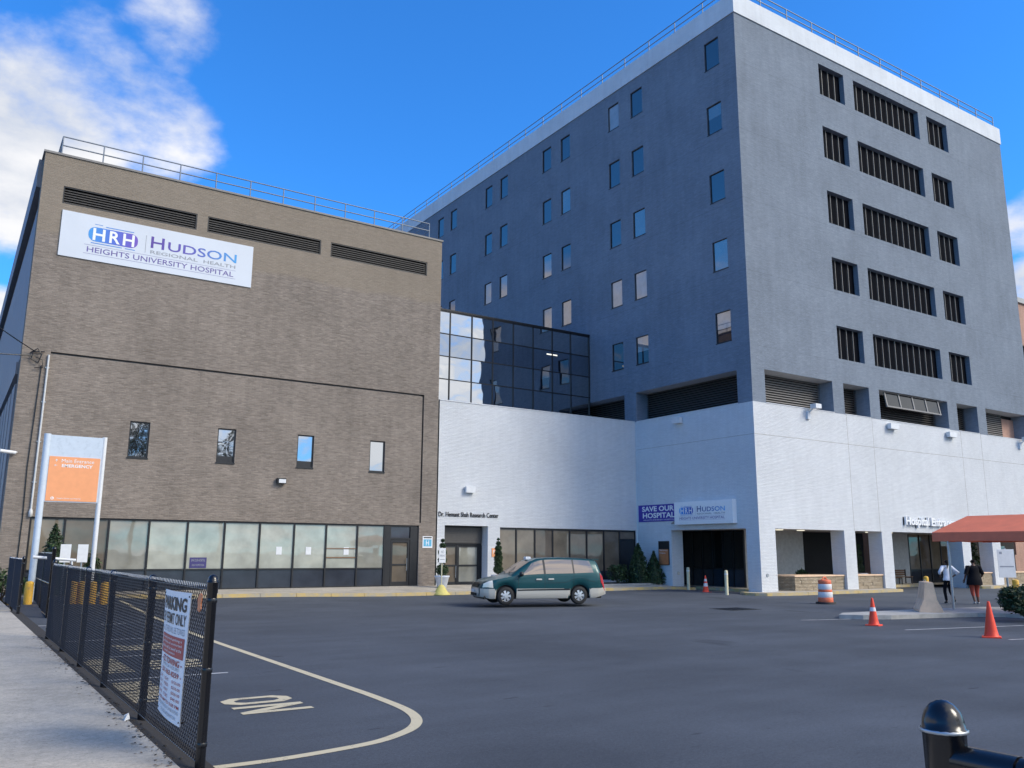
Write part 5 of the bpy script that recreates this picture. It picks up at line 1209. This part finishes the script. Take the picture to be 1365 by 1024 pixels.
def ring(x):
    zt, zb_, wb, wr = lerp_tab(TOP, x), lerp_tab(BELT, x), lerp_tab(WB, x), lerp_tab(WR, x)
    zb_ = min(zb_, zt-.03); z0 = min(zbot(x), zb_-.06); wr = min(wr, wb-.01)
    zre = zt-(.045 if x > 2 else .03+.015*max(0, (x-1.12)))        # roof edge
    zre = max(zre, zb_+.01)
    P = [(wb-.05, z0), (wb-.012, z0+.06 if zb_-z0 > .2 else z0+.01)]
    for t in (.25, .5, .75): P.append((wb-.005+.022*math.sin(PI*t)-.012*(1-t), z0+(zb_-z0)*(.1+.85*t)))
    P.append((wb, zb_))
    for t in (.33, .66, .93): P.append((wb+(wr-wb)*t-.0+.02*math.sin(PI*t), zb_+(zre-zb_)*t))
    P += [(wr-.03, zre+.012), (wr*.75, zt-.018), (wr*.4, zt-.004), (0, zt)]
    return P
def surf(x, v, off=0., side=1):
    """point on the bodywork, v runs 0..NV-1 up the ring"""
    def pt(x, v):
        R_ = ring(x); i = min(int(v), NV-2); f = v-i; return Vector((x, R_[i][0]+(R_[i+1][0]-R_[i][0])*f, R_[i][1]+(R_[i+1][1]-R_[i][1])*f))
    p = pt(x, v)
    if off:
        du = pt(min(4.93, x+.02), v)-pt(max(0, x-.02), v); dv = pt(x, min(NV-1, v+.05))-pt(x, max(0, v-.05)); n = du.cross(dv)
        if n.length > 1e-9:
            n.normalize()
            if n.y < 0 or (abs(n.y) < .02 and n.z < 0): n = -n
            p = p+n*off
    return Vector((p.x, p.y*side, p.z))
def patch(mb, pts, off, side=1, sub=6, mi=0):
    """pts: 4 corners (x, v) of a patch lying on the bodywork"""
    (a, b, c, d) = pts; vs = []
    for j in range(sub+1):
        for i in range(sub+1):
            s_, t_ = i/sub, j/sub
            x = (a[0]*(1-s_)+b[0]*s_)*(1-t_)+(d[0]*(1-s_)+c[0]*s_)*t_; v = (a[1]*(1-s_)+b[1]*s_)*(1-t_)+(d[1]*(1-s_)+c[1]*s_)*t_
            vs.append(surf(x, v, off, side))
    fs = [(j*(sub+1)+i, j*(sub+1)+i+1, (j+1)*(sub+1)+i+1, (j+1)*(sub+1)+i) for j in range(sub) for i in range(sub)]
    mb.add(vs, fs, mi, True)
# nearside wheels meet the asphalt where the survey photo shows them; the nose is turned a little towards the viewer
ha = rad(163.5); hd = Vector((math.cos(ha), math.sin(ha)))
dF, dR = ray(674, 807), ray(772, 807)
# depth t so that WF - 2.91 hd lies on the plane through the eye and dR
tF = 2.91*(hd.x*dR.y-hd.y*dR.x)/(dF.x*dR.y-dF.y*dR.x)
WF = Vector((dF.x*tF, dF.y*tF)); VZ = EYE+dF.z*tF
ang = math.atan2(-hd.y, -hd.x)           # van local +x runs nose to tail
ctr = WF+Vector((-math.sin(ang), math.cos(ang)))*.86
org = ctr-Vector((math.cos(ang), math.sin(ang)))*.95
van = thing('minivan', 'dark teal minivan with silver lower body parked before the research entrance', 'car', (org.x, org.y, max(.004, VZ)), ang)
xs_ = [0, .02, .05, .1, .16, .22, .3, .4, .5]+[.54+.035*i for i in range(25)]+[1.5, 1.6, 1.75, 1.9, 1.98, 2.05, 2.15, 2.25, 2.4, 2.6, 2.8, 3.0, 3.2, 3.35]+[3.43+.035*i for i in range(25)]+[4.34, 4.4, 4.5, 4.56, 4.6, 4.64, 4.68, 4.74, 4.8, 4.84, 4.88, 4.91, 4.93]
xs_ = sorted(set(xs_)); mb = MB(); vs = []; fs = []
NR = 2*NV-1
for x in xs_:
    R_ = ring(x); vs += [(x, -y, z) for y, z in R_]+[(x, y, z) for y, z in reversed(R_[:-1])]
for i in range(len(xs_)-1):
    for j in range(NR-1): fs.append((i*NR+j, (i+1)*NR+j, (i+1)*NR+j+1, i*NR+j+1))
mb.add(vs, fs, 0, True); mb.add(vs[:NR], [tuple(range(NR))]); mb.add(vs[-NR:], [tuple(range(NR-1, -1, -1))])
body = mb.build('body', 'van_teal', van)
mb = MB(); mb.box(.15, -.78, .22, 4.8, .78, .34)
for ax_, r in ARCH: mb.box(ax_-.42, -.8, .34, ax_+.42, .8, .74)
mb.build('underbody', 'rubber', van)
mb = MB()       # silver lower cladding, following the arches
def clad(x0, x1, side, n, vtop=None):
    for i in range(n):
        a, b = x0+(x1-x0)*i/n, x0+(x1-x0)*(i+1)/n; vv = []
        for q in (a, b):
            zt_ = min(.60, lerp_tab(BELT, q)-.05)
            R_ = ring(q); z0 = R_[0][1]
            def vz(z):
                for k_ in range(NV-1):
                    if R_[k_][1] <= z <= R_[k_+1][1]: return k_+(z-R_[k_][1])/max(1e-6, R_[k_+1][1]-R_[k_][1])
                return 0
            top_v = vz(zt_) if zt_ > z0 else 0.02
            vv.append((q, top_v))
        patch(mb, [(a, 0), (b, 0), vv[1], vv[0]], .012, side, 3)
for sd in (-1, 1):
    clad(.02, .56, sd, 10); clad(1.35, 3.46, sd, 8); clad(4.26, 4.92, sd, 8)
mb.build('lower_cladding', 'van_silver', van)
mb = MB()      # bumpers
bx = []
for i in range(13):
    yv = -.78+1.56*i/12; xf = .0+.26*(abs(yv)/.86)**2.6; bx.append((xf, yv))
for i in range(12):
    (a, ya), (b, yb_) = bx[i], bx[i+1]
    mb.add([(a-.05, ya, .30), (b-.05, yb_, .30), (b-.075, yb_, .44), (a-.075, ya, .44), (a-.06, ya, .60), (b-.06, yb_, .60), (a+.05, ya, .66), (b+.05, yb_, .66), (a+.05, ya, .27), (b+.05, yb_, .27)], [(1, 0, 3, 2), (2, 3, 4, 5), (5, 4, 6, 7), (9, 8, 0, 1)], 0, True)
mb.build('front_bumper', 'van_silver', van)
mb = MB(); mb.box(4.80, -.80, .36, 4.97, .80, .60); mb.build('rear_bumper', 'van_silver', van)
mb = MB(); mb.box(-.082, -.36, .34, -.04, .36, .44); mb.build('air_intake', 'rubber', van)
mb = MB(); mb.lathe([(0, 0), (.02, .0), (.032, .03)], n=4)
gr = MB(); gr.add([(-.03, -.40, .64), (-.03, .40, .64), (.04, .36, .82), (.04, -.36, .82), (.0, .46, .73), (.0, -.46, .73)], [(0, 5, 3, 2, 4, 1)]); gr.build('grille', 'frame_black', van)
gb = MB()
for i in range(4): gb.box(-.045+.0125*i, -.36, .665+.036*i, -.03+.0125*i, .36, .674+.036*i)
gb.build('grille_bar', 'dark_metal', van)
for sd in (-1, 1):
    mb = MB(); patch(mb, [(.09, 4.0), (.46, 3.3), (.43, 5.2), (.12, 5.0)], .012, sd, 6); mb.build('headlight', 'lamp_glass', van)
    mb = MB(); patch(mb, [(4.74, 3.6), (4.92, 2.2), (4.88, 4.6), (4.68, 5.4)], .012, sd, 5); mb.build('tail_light', 'tail_red', van)
    def pane(pts, nm='side_window'):
        mb = MB(); patch(mb, pts, .006, sd, 8); mb.build(nm, 'van_glass', van)
    pane([(1.50, 5.25), (2.42, 5.25), (2.42, 8.05), (1.98, 7.75)]); pane([(2.50, 5.25), (3.60, 5.25), (3.60, 8.05), (2.50, 8.05)]); pane([(3.66, 5.25), (4.44, 5.35), (4.33, 8.0), (3.66, 8.05)])
    mb = MB(); patch(mb, [(2.425, 5.2), (2.495, 5.2), (2.495, 8.1), (2.425, 8.1)], .004, sd, 4); patch(mb, [(3.605, 5.2), (3.655, 5.2), (3.655, 8.1), (3.605, 8.1)], .004, sd, 4); mb.build('pillar_trim', 'frame_black', van)
    mb = MB()
    for x in (1.42, 2.46, 3.62): patch(mb, [(x-.006, .3), (x+.006, .3), (x+.006, 5.0), (x-.006, 5.0)], .003, sd, 4)
    patch(mb, [(2.5, 3.62), (4.5, 3.62), (4.5, 3.68), (2.5, 3.68)], .0035, sd, 8); mb.build('door_seam', 'frame_black', van)
    mb = MB(); patch(mb, [(1.38, 2.15), (3.45, 2.15), (3.45, 2.45), (1.38, 2.45)], .02, sd, 8); mb.build('rub_strip', 'frame_black', van)
    for x in (2.22, 2.70):
        mb = MB(); p_ = surf(x, 4.35, .02, sd); mb.bbox(p_.x-.11, p_.y-.02, p_.z-.025, p_.x+.11, p_.y+.02, p_.z+.025, .008); mb.build('door_handle', 'van_silver', van)
    mb = MB(); p_ = surf(1.52, 5.5, .0, sd); s1 = sd
    mb.lathe([(0, -.09), (.07, -.07), (.09, 0), (.07, .07), (0, .09)], (p_.x-.02, p_.y+s1*.14, p_.z+.03), 10); mb.box(p_.x-.03, min(p_.y-.03*s1, p_.y+s1*.1), p_.z-.04, p_.x+.02, max(p_.y-.03*s1, p_.y+s1*.1), p_.z+.01); mb.build('wing_mirror', 'frame_black', van)
    mb = MB(); patch(mb, [(2.2, 9.6), (4.3, 9.6), (4.3, 9.9), (2.2, 9.9)], .03, sd, 8); mb.build('roof_rail', 'frame_black', van)
mb = MB()
for sd in (-1, 1): patch(mb, [(1.20, 12), (1.93, 12), (1.93, 9.3), (1.36, 9.3)], .007, sd, 8)
mb.build('windscreen', 'van_glass', van)
mb = MB()
for sd in (-1, 1): patch(mb, [(4.70, 12), (4.80, 12), (4.80, 10.4), (4.70, 10.4)], .008, sd, 6)
mb.build('rear_window', 'van_glass', van)
mb = MB(); mb.box(4.48, -.62, 1.66, 4.78, .62, 1.685); mb.build('spoiler', 'van_teal', van)
mb = MB(); mb.bbox(1.96, -.14, 1.655, 2.16, .14, 1.76, .02); mb.build('roof_box', 'white_enamel', van)
mb = MB(); mb.tube([(1.16, -.55, 1.125), (1.3, -.1, 1.215)], .012, 5); mb.tube([(1.16, .05, 1.125), (1.3, .55, 1.215)], .012, 5); mb.build('wiper', 'frame_black', van)
mb = MB(); mb.box(-.10, -.2, .46, -.082, .2, .57); mb.build('number_plate', 'white_enamel', van)
def wheel(x, sd):
    y = sd*.80
    tb = MB(); N = 28
    prof = [(.20, -.095), (.30, -.105), (.325, -.085), (.335, -.05), (.335, .05), (.325, .085), (.30, .105), (.20, .095)]
    vs = []
    for r_, yy_ in prof:
        for i in range(N): a = 2*PI*i/N; vs.append((x+r_*math.cos(a), y+yy_*sd, .335+r_*math.sin(a)))
    n_ = len(prof); tb.add(vs, [(k_*N+i, k_*N+(i+1) % N, (k_+1)*N+(i+1) % N, (k_+1)*N+i) for k_ in range(n_-1) for i in range(N)], 0, True)
    wo = tb.build('wheel', 'rubber', van)
    rb = MB(); yo = y+sd*.085
    rb.cyl((x, yo-sd*.06, .335), (x, yo-sd*.055, .335), .215, n=28, mi=1)
    rb.cyl((x, yo-sd*.05, .335), (x, yo+sd*.02, .335), .065, n=14)
    for k_ in range(7):
        a = 2*PI*k_/7; ca_, sa_ = math.cos(a), math.sin(a)
        q0 = Vector((x+ca_*.05, yo+sd*.005, .335+sa_*.05)); q1 = Vector((x+ca_*.205, yo-sd*.005, .335+sa_*.205)); w0_ = Vector((-sa_, 0, ca_))*.03; w1_ = Vector((-sa_, 0, ca_))*.052; dd = Vector((0, -sd*.04, 0))
        rb.add([q0-w0_, q0+w0_, q1+w1_, q1-w1_, q0-w0_+dd, q0+w0_+dd, q1+w1_+dd, q1-w1_+dd], [(0, 1, 2, 3), (0, 3, 7, 4), (1, 5, 6, 2)], 0)
    vs = []
    for r_, o_ in ((.195, -.01), (.218, .006), (.222, -.02)):
        for i in range(N): a = 2*PI*i/N; vs.append((x+r_*math.cos(a), yo+sd*o_, .335+r_*math.sin(a)))
    rb.add(vs, [(k_*N+i, k_*N+(i+1) % N, (k_+1)*N+(i+1) % N, (k_+1)*N+i) for k_ in range(2) for i in range(N)], 0, True)
    rb.build('rim', ['alloy', 'rubber'], wo)
for ax_, r in ARCH:
    for sd in (-1, 1): wheel(ax_, sd)

# ------------------------------------------------------------------ people
def skin(name, chains, mat, parent, root=0, sub=2, loc=(0, 0, 0)):
    """chains: {joint: (pos, radius)}, edges: list of joint pairs -> one smooth skinned mesh"""
    J, E_ = chains; keys = list(J); idx = {k_: i for i, k_ in enumerate(keys)}
    me = bpy.data.meshes.new(name+'_rig'); me.from_pydata([J[k_][0] for k_ in keys], [(idx[a], idx[b]) for a, b in E_], []); o = bpy.data.objects.new(name+'_rig', me); COL.objects.link(o)
    o.modifiers.new('s', 'SKIN'); m2_ = o.modifiers.new('d', 'SUBSURF'); m2_.levels = sub; m2_.render_levels = sub
    for i, k_ in enumerate(keys):
        r_ = J[k_][1]; me.skin_vertices[0].data[i].radius = r_ if isinstance(r_, tuple) else (r_, r_)
    me.skin_vertices[0].data[root].use_root = True
    res = bpy.data.meshes.new_from_object(o.evaluated_get(bpy.context.evaluated_depsgraph_get())); res.name = name
    bpy.data.objects.remove(o); bpy.data.meshes.remove(me)
    res.materials.clear(); res.materials.append(MAT[mat])
    for p_ in res.polygons: p_.use_smooth = True
    return link(name, res, parent)
def person(label, loc, rz, build, legs, arms, shirt, pants, sleeve, pantlen, hair, shoe, h=1.74):
    """local frame: faces +y, left is -x"""
    t = thing('person', label, 'person', loc, rz)
    s_ = h/1.74; b = build
    hipz = .92
    J = {'pelvis': ((0, 0, .95), (.145*b, .105*b)), 'waist': ((0, .01, 1.12), (.135*b, .095*b)), 'chest': ((0, .0, 1.32), (.155*b, .105*b)), 'neckb': ((0, -.01, 1.46), (.075, .065)), 'neck': ((0, 0, 1.52), .052), 'head': ((0, .02, 1.62), (.078, .092)), 'crown': ((0, .01, 1.70), (.07, .082))}
    E_ = [('pelvis', 'waist'), ('waist', 'chest'), ('chest', 'neckb'), ('neckb', 'neck'), ('neck', 'head'), ('head', 'crown')]
    for sd, nm in ((-1, 'l'), (1, 'r')):
        kn, an, toe = legs[nm]; el, wr = arms[nm]
        J[nm+'hip'] = ((sd*.09*b**.7, 0, .89), .08*b); J[nm+'knee'] = (kn, .058*b**.5); J[nm+'calf'] = (tuple((Vector(kn)*.6+Vector(an)*.4)), .055*b**.5); J[nm+'ank'] = (an, .04); J[nm+'toe'] = (toe, (.042, .032))
        E_ += [('pelvis', nm+'hip'), (nm+'hip', nm+'knee'), (nm+'knee', nm+'calf'), (nm+'calf', nm+'ank'), (nm+'ank', nm+'toe')]
        sh = (sd*.175*b**.6, -.01, 1.41); J[nm+'sh'] = (sh, .058); J[nm+'el'] = (el, .042); J[nm+'wr'] = (wr, .028)
        d = (Vector(wr)-Vector(el)).normalized(); palm = Vector(wr)+d*.07; J[nm+'palm'] = (tuple(palm), (.036, .018))
        E_ += [('chest', nm+'sh'), (nm+'sh', nm+'el'), (nm+'el', nm+'wr'), (nm+'wr', nm+'palm')]
        a = d.cross(Vector((0, 1, 0))); a = a.normalized() if a.length > .1 else Vector((1, 0, 0))
        for k_, (o_, ln) in enumerate(((-.03, .075), (-.01, .085), (.01, .08), (.03, .062))):
            f1 = palm+a*o_+d*ln*.55; f2 = f1+d*ln*.4+Vector((0, .015, 0)); J[f'{nm}f{k_}'] = (tuple(f1), .0095); J[f'{nm}g{k_}'] = (tuple(f2), .008); E_ += [(nm+'palm', f'{nm}f{k_}'), (f'{nm}f{k_}', f'{nm}g{k_}')]
        th = Vector(wr)+d*.03-a*.045+Vector((0, .02, 0)); J[nm+'th'] = (tuple(th), .01); J[nm+'tj'] = (tuple(th+d*.04), .009); E_ += [(nm+'wr', nm+'th'), (nm+'th', nm+'tj')]
    sc = lambda J_: {k_: ((v[0][0]*s_, v[0][1]*s_, v[0][2]*s_), v[1]) for k_, v in J_.items()}
    skin('body', (sc(J), E_), 'skin_brown', t)
    # shirt: a hanging body of cloth with sleeves
    mb = MB(); stout = build > 1.1; hz = .74 if stout else .90; q = b**.75; N = 20
    ex = .068 if stout else .0
    rings = [(hz, .170*q+.012+ex, .125*q+.02+ex*.9), (hz+.08, .172*q+.01+ex, .128*q+.016+ex*.9), (1.0, .165*q+ex*.8, .122*q+.006+ex*.6), (1.12, .155*q, .114*q), (1.26, .172*q, .118*q), (1.36, .180*q, .112*q), (1.42, .168*q, .096*q), (1.46, .115, .085), (1.485, .074, .068)]
    vs = []
    for k_, (z, rx, ry) in enumerate(rings):
        for n_ in range(N):
            a = 2*PI*n_/N; f = 1+.022*math.sin(5*a+k_*1.3)*(1 if z < 1.2 else .3); vs.append((rx*f*math.cos(a), ry*f*math.sin(a)+.004, z))
    mb.add(vs, [(k_*N+n_, k_*N+(n_+1) % N, (k_+1)*N+(n_+1) % N, (k_+1)*N+n_) for k_ in range(len(rings)-1) for n_ in range(N)], 0, True)
    for sd, nm in ((-1, 'l'), (1, 'r')):
        el, wr = arms[nm]; sh = Vector(J[nm+'sh'][0]); pts = [sh+Vector((-sd*.06, 0, .005)), sh+Vector((sd*.01, 0, .0)), sh.lerp(Vector(el), .5), sh.lerp(Vector(el), min(1, sleeve))]; rs = [.07, .082*b**.3, .070*b**.3, .062*b**.3]
        if sleeve > 1: pts.append(Vector(el).lerp(Vector(wr), sleeve-1)); rs.append(.05)
        mb.tube(pts, rs, 12)
    mb.v = [(x*s_, y*s_, z*s_) for x, y, z in mb.v]; mb.build('shirt', shirt, t)
    Jp = {'pelvis': ((0, 0, .92), (.115*b+.008, .078*b+.008))}; Ep = []
    for nm in 'lr':
        kn, an, toe = legs[nm]; Jp[nm+'hip'] = (J[nm+'hip'][0], .084*b+.008); Jp[nm+'kn'] = (kn, .073*b**.5); Ep += [('pelvis', nm+'hip'), (nm+'hip', nm+'kn')]
        e_ = Vector(kn).lerp(Vector(an), pantlen); Jp[nm+'cf'] = (tuple(e_), .062*b**.5 if pantlen < .6 else .055); Ep.append((nm+'kn', nm+'cf'))
    skin('trousers', (sc(Jp), Ep), pants, t)
    for nm in 'lr':
        kn, an, toe = legs[nm]; m_ = Vector(an).lerp(Vector(toe), .4)
        skin('shoe', (sc({'a': ((an[0], an[1]-.03, an[2]-.01), .05), 'b': (tuple(m_), (.05, .042)), 'c': (toe, (.046, .036))}), [('a', 'b'), ('b', 'c')]), shoe, t)
    mb = MB()
    if hair == 'pony':
        skin('hair', (sc({'a': ((0, -.005, 1.68), (.092, .10)), 'b': ((0, -.05, 1.62), (.09, .06)), 'c': ((-.02, -.11, 1.60), .04), 'd': ((-.04, -.13, 1.48), .032), 'e': ((-.05, -.12, 1.36), .016)}), [('a', 'b'), ('b', 'c'), ('c', 'd'), ('d', 'e')]), 'hair_black', t)
    else: skin('hair', (sc({'a': ((0, .0, 1.70), (.084, .094)), 'b': ((0, -.025, 1.63), (.082, .075)), 'c': ((0, -.03, 1.57), (.06, .05))}), [('a', 'b'), ('b', 'c')]), 'hair_black', t)
    for sd in (-1, 1):
        mb = MB(); mb.lathe([(0, -.03), (.012, -.02), (.016, .005), (.012, .025), (0, .03)], (sd*.083*s_, .02, 1.62*s_), 8); mb.build('ear', 'skin_brown', t)
    mb = MB(); mb.add([(-.012, .105, 1.60), (.012, .105, 1.60), (0, .135, 1.605), (0, .105, 1.65)], [(0, 1, 2), (0, 2, 3), (2, 1, 3)], 0, True); mb.v = [(x*s_, y*s_, z*s_) for x, y, z in mb.v]; mb.build('nose', 'skin_brown', t)
    mb = MB()
    for sd in (-1, 1): mb.lathe([(0, -.008), (.009, 0), (0, .008)], (sd*.03*s_, .108*s_, 1.64*s_), 8)
    mb.box(-.022*s_, .1*s_, 1.562*s_, .022*s_, .112*s_, 1.57*s_); mb.build('eyes_and_mouth', 'hair_black', t)
    return t
away = math.atan2(.84, .55)-PI/2
g1 = gp(1266, 805, 0); g2 = gp(1302, 806, 0)
person('person in white shirt and black trousers with a ponytail, walking away with elbows out', (g1.x, g1.y, 0), away+.1, .92,
       {'l': ((-.10, .10, .50), (-.10, .02, .08), (-.10, .15, .035)), 'r': ((.09, .04, .49), (.10, -.20, .17), (.11, -.13, .06))},
       {'l': ((-.38, -.10, 1.22), (-.24, .08, 1.08)), 'r': ((.39, -.12, 1.20), (.30, .10, 1.05))}, 'shirt_white', 'cloth_black', 1.35, .95, 'pony', 'rubber', 1.84)
person('stocky person in black top and rust red knee-length trousers, walking away at right', (g2.x, g2.y, 0), away-.05, 1.32,
       {'l': ((-.11, .02, .49), (-.11, -.12, .11), (-.11, -.01, .035)), 'r': ((.11, .12, .50), (.12, .08, .08), (.13, .21, .035))},
       {'l': ((-.34, -.05, 1.13), (-.33, .10, .92)), 'r': ((.36, .03, 1.14), (.34, .22, 1.0))}, 'cloth_black', 'shorts_rust', .95, .62, 'short', 'shoe_grey', 1.86)

def tree(label, loc, h, r, n, seed):
    t = thing('street_tree', label, 'tree', loc)
    rr = random.Random(seed); mb = MB(); mb.tube([(0, 0, 0), (.1, .05, h*.25), (0, .1, h*.5)], .24, 8)
    ends = []
    for i in range(9):
        a = rr.random()*6.28; b = h*rr.uniform(.3, .5); e_ = (r*.75*math.cos(a), r*.75*math.sin(a), h*rr.uniform(.55, .92)); ends.append(e_)
        mb.tube([(0, .05, b), (e_[0]*.45, e_[1]*.45, (b+e_[2])/2+.4), e_], .07, 5)
    mb.build('trunk', 'bark', t)
    cl = [(e_, r*rr.uniform(.28, .5)) for e_ in ends]+[((rr.uniform(-.5, .5)*r, rr.uniform(-.5, .5)*r, h*rr.uniform(.55, .95)), r*rr.uniform(.25, .45)) for _ in range(14)]
    def fn():
        c_, q = rr.choice(cl); d = Vector((rnd.gauss(0, 1), rnd.gauss(0, 1), rnd.gauss(0, 1))).normalized()*q*rnd.uniform(.5, 1); return (c_[0]+d.x, c_[1]+d.y, c_[2]+d.z), 1, rnd.choice((0, 1, 1, 2))
    mb = MB(); leaves(mb, n, fn, .3); mb.build('crown', ['leaf_dark', 'leaf_mid', 'leaf_light'], t)
tree('spreading street tree behind the viewer, mirrored in the leftmost brick window', (17, -25, -.3), 17.5, 4.6, 3000, 3)
tree('taller street tree behind the viewer, mirrored in the second brick window', (27, -26, -.3), 16.5, 4.2, 2600, 5)
